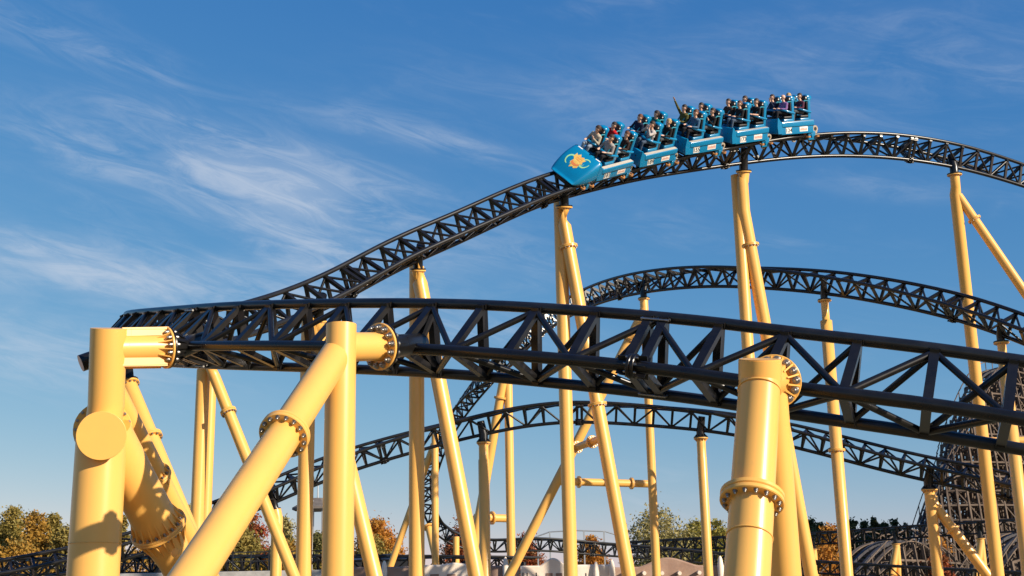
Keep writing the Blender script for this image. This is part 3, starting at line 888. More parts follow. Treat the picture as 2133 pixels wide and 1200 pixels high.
def seat(car, px, py):
    """one seat; px is the line of its back post"""
    o = Vector((px, py, 0))
    mb = MB()
    for i, (z0, z1, w) in enumerate(((0.55, 1.62, 0.36),)):
        mb.box((px - 0.13, py - w / 2, z0), (px + 0.02, py + w / 2, z1), bev=0.035)
    mb.box((px - 0.02, py - 0.24, 0.62), (px + 0.50, py + 0.24, 0.80), bev=0.05)
    st = mb.build('seat', 'blue', car)
    mb = MB(); mb.box((px + 0.02, py - 0.22, 0.80), (px + 0.46, py + 0.22, 0.92), bev=0.045); mb.box((px + 0.02, py - 0.17, 0.92), (px + 0.08, py + 0.17, 1.46), bev=0.025)
    mb.build('cushion', 'pad', st)
    mb = MB()
    secs = []
    for x, w, zl, zh in ((-0.26, 0.09, 1.56, 1.66), (-0.23, 0.13, 1.52, 1.71), (-0.14, 0.17, 1.48, 1.76), (0.0, 0.185, 1.50, 1.78), (0.06, 0.17, 1.53, 1.76), (0.08, 0.15, 1.55, 1.73)):
        sec = []
        zc = (zl + zh) / 2; h = (zh - zl) / 2
        for j in range(16):
            a = 2 * math.pi * j / 16
            c, s_ = math.cos(a), math.sin(a)
            e = 0.65
            sec.append((px + x, py + w * math.copysign(abs(c) ** e, c), zc + h * math.copysign(abs(s_) ** e, s_)))
        secs.append(sec)
    loft(mb, secs); mb.build('headrest', 'blue', st)
    mb = MB()
    for sg in (1, -1):
        mb.box((px + 0.04, py + sg * 0.14 - 0.035, 1.54), (px + 0.14, py + sg * 0.14 + 0.035, 1.72), bev=0.028)
    mb.box((px + 0.06, py - 0.11, 1.54), (px + 0.11, py + 0.11, 1.72), bev=0.02)
    hp = mb.build('head_pad', 'pad', st)
    mb = MB()
    for sg in (1, -1):
        mb.disc((px + 0.11, py + sg * 0.177, 1.64), (0, sg, 0), 0.03, 0.012, 10)
    mb.build('pad_button', 'plate', hp)
    mb = MB()      # lap bar: side tubes from the post forward, joined across the lap
    pth = [(-0.05, 0.27, 1.02), (0.12, 0.28, 1.06), (0.34, 0.27, 1.13), (0.50, 0.22, 1.19), (0.55, 0.10, 1.20), (0.55, -0.10, 1.20), (0.50, -0.22, 1.19), (0.34, -0.27, 1.13), (0.12, -0.28, 1.06), (-0.05, -0.27, 1.02)]
    mb.tube([(px + x, py + y, z) for x, y, z in pth], 0.05, 10)
    mb.build('lap_bar', 'blue', st)
    for sg in (1, -1):
        mb = MB(); pp = [(0.02, 0.17, 1.50), (0.16, 0.165, 1.53), (0.28, 0.15, 1.45), (0.38, 0.14, 1.30), (0.46, 0.14, 1.20)]
        mb.tube([(px + x, py + sg * y, z) for x, y, z in pp], 0.028, 8); mb.build('shoulder_strap', 'strap', st)
def bogie(car, bx, sg, front=False):
    y = sg * GAUGE / 2
    mb = MB()
    mb.box((bx - 0.20, y + sg * 0.10 - 0.05, -0.16), (bx + 0.20, y + sg * 0.10 + 0.05, 0.22), bev=0.03)
    mb.box((bx - 0.10, min(y - sg * 0.05, y + sg * 0.15), 0.16), (bx + 0.10, max(y - sg * 0.05, y + sg * 0.15), 0.30), bev=0.02)
    mb.disc((bx, y + sg * 0.17, 0.03), (0, 1, 0), 0.07, 0.06, 12)
    b = mb.build('bogie', 'blue', car)
    def wheel(c, ax, r, w, mt):
        mb = MB(); mb.disc(c, ax, r, w, 20); o = mb.build('wheel', mt, b)
        mb = MB(); mb.disc(c, ax, r * 0.55, w * 1.12, 14); mb.build('hub', 'darksteel', o)
    for dx in (-0.26, 0.26):
        wheel((bx + dx, y, TUBE + 0.135), (0, 1, 0), 0.135, 0.09, 'tyretan' if (dx < 0) else 'tyre')
    for dx in (-0.24, 0.24):
        wheel((bx + dx, y + sg * (TUBE + 0.105), -0.01), (0, 0, 1), 0.10, 0.07, 'tyre')
    wheel((bx, y, -TUBE - 0.095), (0, 1, 0), 0.09, 0.08, 'tyretan')

def make_car(mtx, num, label, first=False, last=False):
    car = thing('coaster_car', label, 'coaster car', None, 'cars of the blue train', mtx)
    mb = MB()
    mb.box((-0.93, -0.70, 0.20), (0.86, 0.70, 0.40), bev=0.04)
    mb.box((-0.97, -0.66, 0.36), (-0.86, 0.66, 0.60), bev=0.03)
    mb.build('floor_pan', 'blue', car)
    mb = MB(); mb.beam((-1.15, 0, 0.12), (1.12, 0, 0.12), 0.14, 0.12); mb.box((-0.6, -0.30, -0.05), (0.6, 0.30, 0.19)); mb.tube([(-0.85, -0.62, 0.12), (-0.85, 0.62, 0.12)], 0.06, 10)
    mb.build('chassis_beam', 'darksteel', car)
    for sg in (1, -1):
        mb = MB()
        y0, y1 = sorted((sg * 0.64, sg * 0.755))
        mb.box((-0.94, y0, 0.15), (0.80, y1, 0.52), bev=0.025)
        y0, y1 = sorted((sg * 0.60, sg * 0.80))
        mb.box((-0.97, y0, 0.46), (0.80, y1, 0.69), bev=0.045)
        # swept-up front corner
        prof = [(0.74, 0.20), (0.98, 0.20), (1.02, 0.52), (0.99, 0.86), (0.95, 0.87), (0.86, 0.73), (0.74, 0.67)]
        a, b_ = sg * 0.70, sg * 0.785
        n = len(prof)
        vs = [Vector((x, a, z)) for x, z in prof] + [Vector((x, b_, z)) for x, z in prof]
        fs = [tuple(range(n)), tuple(range(2 * n - 1, n - 1, -1))] + [(i, i + n, (i + 1) % n + n, (i + 1) % n) for i in range(n)]
        mb.add(vs, fs)
        pan = mb.build('side_panel', 'blue', car)
        mb = MB(); y0, y1 = sorted((sg * 0.625, sg * 0.775)); mb.box((-0.93, y0, 0.685), (0.74, y1, 0.697)); mb.build('sill_strip', 'sill', pan)
    mb = MB(); mb.box((0.90, -0.70, 0.20), (1.0, 0.70, 0.84), bev=0.04); mb.build('front_panel', 'blue', car)
    # plates on the side facing the viewer
    pl = MB(); pl.box((0.24, 0.752, 0.20), (0.56, 0.762, 0.44), bev=0.003); p1 = pl.build('number_plate', 'plate', car)
    t = mesh_obj('number', text_mesh(num, 0.235, 'ink'), p1); t.matrix_local = Matrix.Translation((0.40, 0.765, 0.32)) @ Matrix.Rotation(math.pi, 4, 'Z') @ Matrix.Rotation(R(90), 4, 'X')
    pl = MB(); pl.box((-0.62, 0.752, 0.24), (-0.18, 0.762, 0.44), bev=0.003); p2 = pl.build('name_plate', 'plate', car)
    mb = MB(); rs = random.Random(int(num))
    x = -0.22
    while x > -0.58:
        w = rs.uniform(0.025, 0.045); mb.box((x - w, 0.7622, 0.275 + rs.uniform(0, 0.02)), (x, 0.7642, 0.385 + rs.uniform(-0.03, 0.02))); x -= w + 0.014
    mb.build('faded_print', 'redink', p2)
    for px in (0.03, -0.86):
        for py in (0.36, -0.36):
            seat(car, px, py)
    for sg in (1, -1):
        bogie(car, -0.92, sg)
        if first: bogie(car, 1.32, sg)
    if last:
        for sg in (1, -1):
            mb = MB(); mb.disc((-1.12, sg * 0.62, 0.30), (0, 1, 0), 0.15, 0.08, 22); wl = mb.build('guide_wheel', 'tyretan', car)
            mb = MB(); mb.disc((-1.12, sg * 0.62, 0.30), (0, 1, 0), 0.08, 0.09, 16); mb.build('hub', 'darksteel', wl)
    if first:
        # nose: sections across, from the car front (x = 0.9) forward
        mb = MB(); secs = []
        for i in range(15):
            k = i / 14; x = 1.28 * k
            w = 0.78 * (1 - 0.20 * max(0, (k - 0.3) / 0.7) ** 2.0 - (0.16 * ((k - 0.78) / 0.22) ** 2 if k > 0.78 else 0))
            zt = hood_z(x) if k < 0.86 else hood_z(1.28 * 0.86) - (k - 0.86) * 1.6
            zb = 0.16 - 0.05 * math.sin(k * 3.1) if k < 0.9 else 0.13 + (k - 0.9) * 0.9
            zt = max(zt, zb + 0.05)
            sh = 0.13 * (1 - 0.4 * k); h = zt - zb; sh = min(sh, h * 0.45)
            sec = [(0.9 + x, -w * 0.93, zb), (0.9 + x, -w, zb + h * 0.25), (0.9 + x, -w, zt - sh * 1.3), (0.9 + x, -w * 0.95, zt - sh * 0.45), (0.9 + x, -w * 0.80, zt),
                   (0.9 + x, -w * 0.3, zt), (0.9 + x, w * 0.3, zt), (0.9 + x, w * 0.80, zt), (0.9 + x, w * 0.95, zt - sh * 0.45), (0.9 + x, w, zt - sh * 1.3), (0.9 + x, w, zb + h * 0.25), (0.9 + x, w * 0.93, zb)]
            secs.append(sec)
        loft(mb, secs)
        nose = mb.build('nose', 'blue', car)
        def deck(pts, dz, mtl, nm):       # flat print lying on the nose deck; pts in (forward, left)
            mb = MB(); vs = [Vector((0.9 + x, y, hood_z(x) + dz)) for x, y in pts]
            bm = bmesh.new(); bv = [bm.verts.new(v) for v in vs]; bm.faces.new(bv)
            bmesh.ops.triangulate(bm, faces=bm.faces[:]); mb.from_bm(bm)
            return mb.build(nm, mtl, nose)
        def ringp(cx_, cy_, a, b_, w, t0, t1, rot, mtl):
            mb = MB(); vs = []; fs = []; n = 28
            for i in range(n + 1):
                th = R(t0 + (t1 - t0) * i / n)
                wd = w * (0.45 + 0.55 * math.sin(math.pi * i / n))
                for q in (1, 1 - wd):
                    x = a * q * math.cos(th); y = b_ * q * math.sin(th)
                    X = cx_ + x * math.cos(rot) - y * math.sin(rot); Y = cy_ + x * math.sin(rot) + y * math.cos(rot)
                    vs.append(Vector((0.9 + X, Y, hood_z(X) + 0.006)))
            for i in range(n): fs.append((2 * i, 2 * i + 1, 2 * i + 3, 2 * i + 2))
            mb.add(vs, fs); mb.build('emblem_ring', mtl, nose)
        ringp(0.62, -0.30, 0.20, 0.19, 0.34, 20, 340, 0.4, 'emb_green')
        ringp(0.46, 0.30, 0.21, 0.20, 0.30, -190, 130, -0.5, 'emb_green')
        ringp(0.44, -0.02, 0.36, 0.34, 0.05, 30, 80, 0.0, 'emb_green')
        deck([(0.30, -0.30), (0.36, -0.20), (0.26, -0.12), (0.36, -0.02), (0.30, 0.10), (0.38, 0.16), (0.36, 0.26), (0.48, 0.20), (0.56, 0.26), (0.60, 0.16), (0.74, 0.22), (0.82, 0.10), (0.78, 0.02), (0.86, -0.10), (0.74, -0.12), (0.70, -0.22), (0.56, -0.18), (0.46, -0.30)], 0.010, 'emb_yellow', 'emblem_star')
        deck([(0.60, -0.18), (0.66, -0.06), (0.66, 0.08), (0.60, 0.20), (0.66, 0.20), (0.74, 0.06), (0.74, -0.08), (0.68, -0.18)], 0.014, 'emb_orange', 'emblem_swoosh')
        rl = random.Random(3); mb = MB()
        for rx in (0.36, 0.43, 0.50):
            y = -0.14
            while y < 0.14:
                hw = rl.uniform(0.008, 0.014); X = rx + rl.uniform(-0.008, 0.008)
                mb.add([Vector((0.9 + X + a, y + b_, hood_z(X + a) + 0.0145)) for a, b_ in ((-0.02, -hw), (0.02, -hw), (0.02, hw), (-0.02, hw))], [(0, 1, 2, 3)])
                y += 0.05
        mb.build('emblem_print', 'emb_orange', nose)
        for y in (-0.55, 0.42):
            mb = MB()
            mb.add([Vector((0.9 + x, yy, hood_z(x) + 0.006)) for x, yy in ((0.02, y), (0.06, y), (0.06, y + 0.24), (0.02, y + 0.24))], [(0, 1, 2, 3)])
            mb.build('nose_mark', 'white', nose)
        mb = MB(); mb.box((1.1, -0.45, 0.0), (1.6, 0.45, 0.16), bev=0.03); mb.build('front_axle', 'darksteel', car)
    return car

# ---- riders
def cap_pts(pose):
    """capsules (a, b, ra, rb, tag) for a seated figure; origin on the cushion under the hips, x forward, y left"""
    C = []
    def c(a, b, ra, rb, tg): C.append((Vector(a), Vector(b), ra, rb, tg))
    hip = 0.11
    c((0.0, -0.07, hip), (0.0, 0.07, hip), 0.125, 0.125, 'leg')
    c((0.0, 0, hip + 0.05), (-0.02, 0, 0.33), 0.135, 0.140, 'top')
    c((-0.02, -0.05, 0.33), (-0.02, 0.05, 0.33), 0.130, 0.130, 'top')
    c((-0.02, -0.10, 0.47), (-0.02, 0.10, 0.47), 0.095, 0.095, 'top')
    c((-0.02, -0.06, 0.40), (-0.02, 0.06, 0.40), 0.125, 0.125, 'top')
    c((-0.02, 0, 0.52), (0.02, 0, 0.63), 0.062, 0.056, 'skin')
    # head
    c((0.03, 0, 0.735), (0.02, 0, 0.755), 0.092, 0.098, 'skin')
    c((0.055, 0, 0.655), (0.06, 0, 0.70), 0.050, 0.066, 'skin')
    c((0.125, 0, 0.70), (0.112, 0, 0.735), 0.020, 0.011, 'skin')       # nose
    c((0.02, 0.092, 0.70), (0.02, 0.094, 0.735), 0.014, 0.018, 'skin'); c((0.02, -0.092, 0.70), (0.02, -0.094, 0.735), 0.014, 0.018, 'skin')
    for sg in (1, -1):
        c((0.02, sg * 0.09, hip), (0.42, sg * 0.125, 0.155), 0.090, 0.064, 'leg')
        c((0.42, sg * 0.125, 0.155), (0.46, sg * 0.125, -0.27), 0.062, 0.042, 'leg')
        c((0.45, sg * 0.125, -0.31), (0.61, sg * 0.135, -0.335), 0.046, 0.036, 'shoe')
        sh = Vector((-0.02, sg * 0.185, 0.475))
        arms = dict(lap=((0.08, sg * 0.26, 0.26), (0.33, sg * 0.16, 0.30), (0.40, sg * 0.13, 0.315)),
                    face=((0.22, sg * 0.21, 0.44), (0.20, sg * 0.075, 0.62), (0.175, sg * 0.05, 0.70)),
                    up=((0.10, sg * 0.30, 0.74), (0.24, sg * 0.34, 0.99), (0.28, sg * 0.345, 1.07)),
                    chest=((0.10, sg * 0.27, 0.27), (0.24, sg * 0.10, 0.43), (0.25, sg * 0.05, 0.50)),
                    wave=((0.13, sg * 0.27, 0.36), (0.26, sg * 0.20, 0.60), (0.27, sg * 0.19, 0.69)))
        kind = pose['L' if sg > 0 else 'R']
        el, wr, hd = (Vector(p) for p in arms[kind])
        c(sh, el, 0.060, 0.047, 'top')
        c(el, mix(el, wr, 0.85), 0.045, 0.035, pose.get('fore', 'top'))
        c(mix(el, wr, 0.80), wr, 0.027, 0.026, 'skin')
        ax_ = (hd - wr).normalized(); sd = ax_.cross(Vector((1, 0, 0.2))).normalized() if kind in ('up', 'wave', 'face') else Vector((0, 1, 0))
        c(wr, wr + ax_ * 0.06, 0.026, 0.030, 'skin')
        for q in (-1.5, -0.5, 0.5, 1.5):
            ln = (0.060, 0.075, 0.072, 0.052)[int(q + 1.5)]
            b0 = wr + ax_ * 0.06 + sd * (q * 0.021)
            crv = Vector((0, 0, -0.5)) if kind in ('lap', 'chest') else Vector((0.2, 0, 0))
            m_ = b0 + (ax_ + sd * q * 0.08) * ln * 0.55
            c(b0, m_, 0.0115, 0.011, 'skin'); c(m_, m_ + (ax_ + crv).normalized() * ln * 0.55, 0.011, 0.009, 'skin')
        c(wr + ax_ * 0.015 + sd * -0.028 * sg, wr + ax_ * 0.05 + sd * -0.062 * sg, 0.013, 0.011, 'skin')
    return C
RM = {}
def rider_mesh(key, pose):
    if key in RM: return RM[key]
    C = cap_pts(pose)
    mb = MB()
    for a, b, ra, rb, tg in C:
        if (b - a).length > 1e-4: mb.tube([a, b], [ra, rb], 14)
        mb.ball(a, ra, 14, 9); mb.ball(b, rb, 14, 9)
    me = mb.mesh('tmp', 'skin')
    o = bpy.data.objects.new('tmp', me); col.objects.link(o)
    md = o.modifiers.new('r', 'REMESH'); md.mode = 'VOXEL'; md.voxel_size = 0.0105
    sm = o.modifiers.new('s', 'SMOOTH'); sm.iterations = 3; sm.factor = 0.5
    bpy.context.view_layer.update()
    me2 = bpy.data.meshes.new_from_object(o.evaluated_get(bpy.context.evaluated_depsgraph_get()))
    me2.name = 'person_body'
    bpy.data.objects.remove(o)
    n = len(me2.polygons)
    cen = np.zeros(n * 3); me2.polygons.foreach_get('center', cen); cen = cen.reshape(-1, 3)
    best = np.full(n, 1e9); lab = np.zeros(n, int)
    idx = dict(top=0, leg=1, skin=2, shoe=3)
    for a, b, ra, rb, tg in C:
        a_ = np.array(a); d_ = np.array(b - a); L2 = max(1e-9, (d_ ** 2).sum())
        k = np.clip(((cen - a_) @ d_) / L2, 0, 1)
        ds = np.linalg.norm(cen - a_ - k[:, None] * d_, axis=1) - (ra + (rb - ra) * k)
        w = ds < best; best[w] = ds[w]; lab[w] = idx[tg]
    for sg in (1, -1):
        lab[np.linalg.norm(cen - np.array((0.108, sg * 0.034, 0.742)), axis=1) < 0.017] = 4
    lab[(np.abs(cen[:, 2] - 0.668) < 0.011) & (np.abs(cen[:, 1]) < 0.028) & (cen[:, 0] > 0.09)] = 5
    me2.materials.clear()
    for mm in ('c_black', 't_dark', 'skin', 'shoe', 'eye', 'mouth'): me2.materials.append(MAT[mm])
    me2.polygons.foreach_set('material_index', lab.astype(np.int32))
    me2.polygons.foreach_set('use_smooth', np.ones(n, bool))
    me2.update()
    RM[key] = me2
    return me2
HM = {}
def hair_mesh(style):
    if style in HM: return HM[style]
    bm = bmesh.new()
    bmesh.ops.create_icosphere(bm, subdivisions=4, radius=1)
    rs = random.Random(style)
    kill = []
    for v in bm.verts:
        d = v.co.copy()
        low = -0.25 if style != 'long' else -0.95
        if d.x > 0.15 and d.z < 0.45 - 0.1 * rs.random() and not (style == 'long' and abs(d.y) > 0.8 and d.x < 0.3): kill.append(v)
        elif d.z < low - 0.1 * rs.random(): kill.append(v)
        nz = noise.noise(d * 5.0) * 0.012 + noise.noise(d * 13.0) * 0.008
        r = Vector((0.112, 0.107, 0.118)) if style != 'long' else Vector((0.118, 0.118, 0.150 if d.z < 0 else 0.118))
        v.co = Vector((0.010 + d.x * (r.x + nz), d.y * (r.y + nz), 0.752 + d.z * (r.z + nz + (0.012 if d.z > 0.6 else 0))))
    bmesh.ops.delete(bm, geom=kill, context='VERTS')
    me = bpy.data.meshes.new('hair'); bm.to_mesh(me); bm.free()
    me.polygons.foreach_set('use_smooth', [True] * len(me.polygons)); me.materials.append(MAT['hair_brown'])
    HM[style] = me
    return me
def rider(mtx, label, pose, top, leg, hair, style='short', turn=0.0):
    o = bpy.data.objects.new('person', rider_mesh(str(sorted(pose.items())), pose)); col.objects.link(o)
    o.matrix_world = mtx
    tag(o, label, 'person', 'riders on the blue train')
    for i, mm in ((0, top), (1, leg)):
        o.material_slots[i].link = 'OBJECT'; o.material_slots[i].material = MAT[mm]
    if hair:
        h = bpy.data.objects.new('hair', hair_mesh(style)); col.objects.link(h); h.parent = o
        h.material_slots[0].link = 'OBJECT'; h.material_slots[0].material = MAT[hair]
    return o
lap = dict(L='lap', R='lap'); face = dict(L='face', R='face'); upR = dict(L='lap', R='up'); chest = dict(L='chest', R='lap'); wave = dict(L='wave', R='lap'); tee = dict(L='lap', R='lap', fore='skin')
RID = [   # per car from the front: near row 1, near row 2, far row 1, far row 2
    [('in grey sleeves at the near front seat of the nose car', lap, 'c_grey', 't_dark', 'hair_brown'), ('in dark brown jacket at the near rear seat of the nose car', lap, 'c_darkbrown', 't_pale', 'hair_red'),
     ('in cream and black jacket at the far front seat of the nose car', chest, 'c_cream', 't_pale', 'hair_brown'), ('in bright red sweater at the far rear seat of the nose car', lap, 'c_red', 't_dark', 'hair_dark')],
    [('in pale grey sweater holding both hands to the face', face, 'c_lightgrey', 't_jeans', 'hair_brown'), ('with blond hair and black jacket near the plate numbered 189', lap, 'c_black', 't_grey', 'hair_blond'),
     ('in navy jacket with hands on the bar, far side of the second car', lap, 'c_navy', 't_dark', 'hair_red'), ('in teal jacket on the far side of the second car', lap, 'c_teal', 't_dark', 'hair_dark')],
    [('in denim blue jacket above the plate numbered 155', lap, 'c_denim', 't_dark', 'hair_red'), ('in black jacket with one hand at the chest in the third car', chest, 'c_black', 't_grey', 'hair_brown'),
     ('in olive jersey with one arm raised high', upR, 'c_olive', 't_dark', 'hair_dark'), ('in dark navy top on the far rear seat of the third car', lap, 'c_navy', 't_dark', 'hair_dark')],
    [('with reddish hair and dark top above the plate numbered 173', lap, 'c_black', 't_jeans', 'hair_red'), ('in black tee with bare forearms in the fourth car', tee, 'c_black', 't_dark', 'hair_brown'),
     ('in dark top on the far front seat of the fourth car', lap, 'c_darkbrown', 't_dark', 'hair_brown'), ('in red collar on the far rear seat of the fourth car', lap, 'c_red', 't_dark', 'hair_brown')],
    [('bald in purple cardigan above the plate numbered 124', lap, 'c_purple', 't_dark', None), ('in plaid burgundy shirt at the tail of the train', lap, 'c_plaid', 't_grey', 'hair_dark'),
     ('waving an open hand on the far front seat of the last car', wave, 'c_navy', 't_dark', 'hair_brown'), ('with blond hair on the far rear seat of the last car', lap, 'c_black', 't_dark', 'hair_blond')]]
nums = ['181', '189', '155', '173', '124']
clabels = ['front car of the blue train with the logo on its sloping nose', 'blue car numbered 189, second of the train', 'blue car numbered 155, third of the train', 'blue car numbered 173, fourth of the train', 'blue car numbered 124, last of the train']
def car_matrix(a):
    p0, t0, u0, l0 = T1.fr(a - 0.9); p1, t1, u1, l1 = T1.fr(a + 0.9); pm, tm, um, lm = T1.fr(a)
    fx = (p1 - p0).normalized(); uz = (um - fx * um.dot(fx)).normalized(); ly = uz.cross(fx)
    og = (p0 + p1) / 2
    return Matrix(((fx.x, ly.x, uz.x, og.x), (fx.y, ly.y, uz.y, og.y), (fx.z, ly.z, uz.z, og.z), (0, 0, 0, 1)))
def car_arc(px):
    return min(np.arange(2, 45, 0.05), key=lambda a: abs(PIX(car_matrix(a) @ Vector((-0.08, 0.70, 0.69)))[0] - px))
aF, aC = car_arc(1285), car_arc(1660)
PITCH = (aF - aC) / 4
print('car pitch', PITCH, [tuple(round(v) for v in PIX(car_matrix(aF - i * PITCH) @ Vector((-0.08, 0.70, 0.69)))) for i in range(5)])
for i in range(5):
    a = aF - i * PITCH
    M = car_matrix(a)
    make_car(M, nums[i], clabels[i], first=(i == 0), last=(i == 4))
    rs = random.Random(i)
    for q, (lx, lyy) in enumerate(((0.03, 0.36), (-0.86, 0.36), (0.03, -0.36), (-0.86, -0.36))):
        lb, pose, top, leg, hair = RID[i][q]
        style = 'long' if 'far front seat of the nose' in lb or 'teal' in lb else 'short'
        rider(M @ Matrix.Translation((lx + 0.29, lyy, 0.945)) @ Matrix.Rotation(R(rs.uniform(-5, 5)), 4, 'Z') @ Matrix.Scale(1.06 + rs.uniform(-0.03, 0.03), 4), 'person ' + lb, pose, top, leg, hair, style)

# ------------------------------------------------------------------ wooden coaster behind, right
def wooden(label, cps, half=2.2, bent=2.6, lev=2.5, post=0.26, lanes=((0, 0),), batter=0.10):
    P = [W(*c) for c in cps]
    t = [0]
    for a, b in zip(P, P[1:]): t.append(t[-1] + (b - a).length)
    ev = spline(t, [tuple(p) for p in P])
    root = thing('wooden_coaster', label, 'wooden coaster', ground(P[len(P) // 2]), 'wooden coaster hills')
    posts = MB(); led = MB(); brc = MB()
    for lx, ly in lanes:
        off = Vector((lx, ly, 0))
        xs = np.arange(0, t[-1], 0.8); Q = [Vector(q) + off for q in ev(xs)]
        for sg in (1, -1):
            for nm, o, w_, h_ in (('track_rail', 0.62, 0.28, 0.34), ('walkway', 1.75, 0.42, 0.10)):
                mb = MB()
                for a, b in zip(Q, Q[1:]):
                    th = Vector((b.x - a.x, b.y - a.y, 0)).normalized(); sd = Vector((-th.y, th.x, 0))
                    mb.beam(a + sd * (sg * o), b + sd * (sg * o), w_, h_, sd)
                mb.build(nm, 'wood_dark' if nm == 'track_rail' else 'wood', root, kind='stuff')
            mb = MB()
            for i, (a, b) in enumerate(zip(Q, Q[1:])):
                th = Vector((b.x - a.x, b.y - a.y, 0)).normalized(); sd = Vector((-th.y, th.x, 0)) * (sg * 2.1)
                mb.beam(a + sd + Vector((0, 0, 1.1)), b + sd + Vector((0, 0, 1.1)), 0.10, 0.10)
                if i % 3 == 0: mb.beam(a + sd - Vector((0, 0, 0.1)), a + sd + Vector((0, 0, 1.1)), 0.09, 0.09)
            mb.build('handrail', 'wood', root, kind='stuff')
        mb = MB()
        for i, (a, b) in enumerate(zip(Q, Q[1:])):
            th = Vector((b.x - a.x, b.y - a.y, 0)).normalized(); sd = Vector((-th.y, th.x, 0))
            mb.beam(a - sd * 2.1 - Vector((0, 0, 0.22)), a + sd * 2.1 - Vector((0, 0, 0.22)), 0.14, 0.16)
        mb.build('sleepers', 'wood', root, kind='stuff')
        xb = np.arange(0.2, t[-1], bent); B = [Vector(q) + off for q in ev(xb)]
        prev = None
        for bi, q in enumerate(B):
            i0 = min(bi, len(B) - 2)
            th = Vector((B[i0 + 1].x - B[i0].x, B[i0 + 1].y - B[i0].y, 0)).normalized(); sd = Vector((-th.y, th.x, 0))
            if q.z < 1.0: prev = None; continue
            cols = []
            for k, o in enumerate((-1.0, -0.38, 0.38, 1.0)):
                tp = q + sd * (o * half) - Vector((0, 0, 0.3)); bt = Vector((q.x, q.y, 0)) + sd * (o * (half + (q.z * batter if abs(o) > 0.9 else 0)))
                posts.beam(bt, tp, post, post, sd); cols.append((bt, tp))
            zs = np.arange(lev, q.z, lev)
            at = lambda c_, z: mix(c_[0], c_[1], min(1, z / max(0.01, c_[1].z)))
            for li, z in enumerate(zs):
                led.beam(at(cols[0], z), at(cols[3], z), 0.16, 0.22)
                z2 = z - lev
                if li % 2: brc.beam(at(cols[0], z2), at(cols[3], z), 0.12, 0.14)
                else: brc.beam(at(cols[3], z2), at(cols[0], z), 0.12, 0.14)
                if prev is not None and prev[1] > z - 0.1:
                    for k in (0, 1, 2, 3): led.beam(at(cols[k], z), at(prev[0][k], z), 0.14, 0.20)
                    if (li + bi) % 2:
                        brc.beam(at(cols[0], z2), at(prev[0][0], z), 0.10, 0.12); brc.beam(at(cols[3], z), at(prev[0][3], z2), 0.10, 0.12)
            prev = (cols, q.z)
    posts.build('posts', 'wood', root, kind='stuff'); led.build('ledgers', 'wood', root, kind='stuff'); brc.build('braces', 'wood', root, kind='stuff')
    return root
wooden('huge grey wooden lattice hill rising at the right edge', [(1895, 1185, 151), (1912, 1130, 152), (1930, 1072, 153), (1950, 1012, 154), (1973, 950, 155), (2004, 876, 157), (2030, 820, 159), (2054, 786, 161), (2080, 769, 164), (2110, 764, 168), (2150, 768, 173), (2220, 795, 180), (2320, 870, 190)],
       half=2.4, lanes=((0, 0), (7.0, 5.5), (13, 12), (20, 20)), lev=1.75, bent=1.9, post=0.22)
wooden('low wooden hump with an arched track right of the tree line', [(1725, 1245, 112), (1775, 1190, 115), (1815, 1147, 118), (1850, 1130, 121), (1885, 1138, 125), (1925, 1172, 130), (1965, 1215, 134), (1990, 1245, 137)], half=2.2, lanes=((0, 0), (3.6, 5.5)))
wooden('low wooden hump at the bottom right corner', [(2010, 1245, 116), (2050, 1190, 118), (2085, 1140, 120), (2120, 1114, 122), (2160, 1112, 125), (2210, 1150, 128), (2260, 1215, 131)], half=2.2)

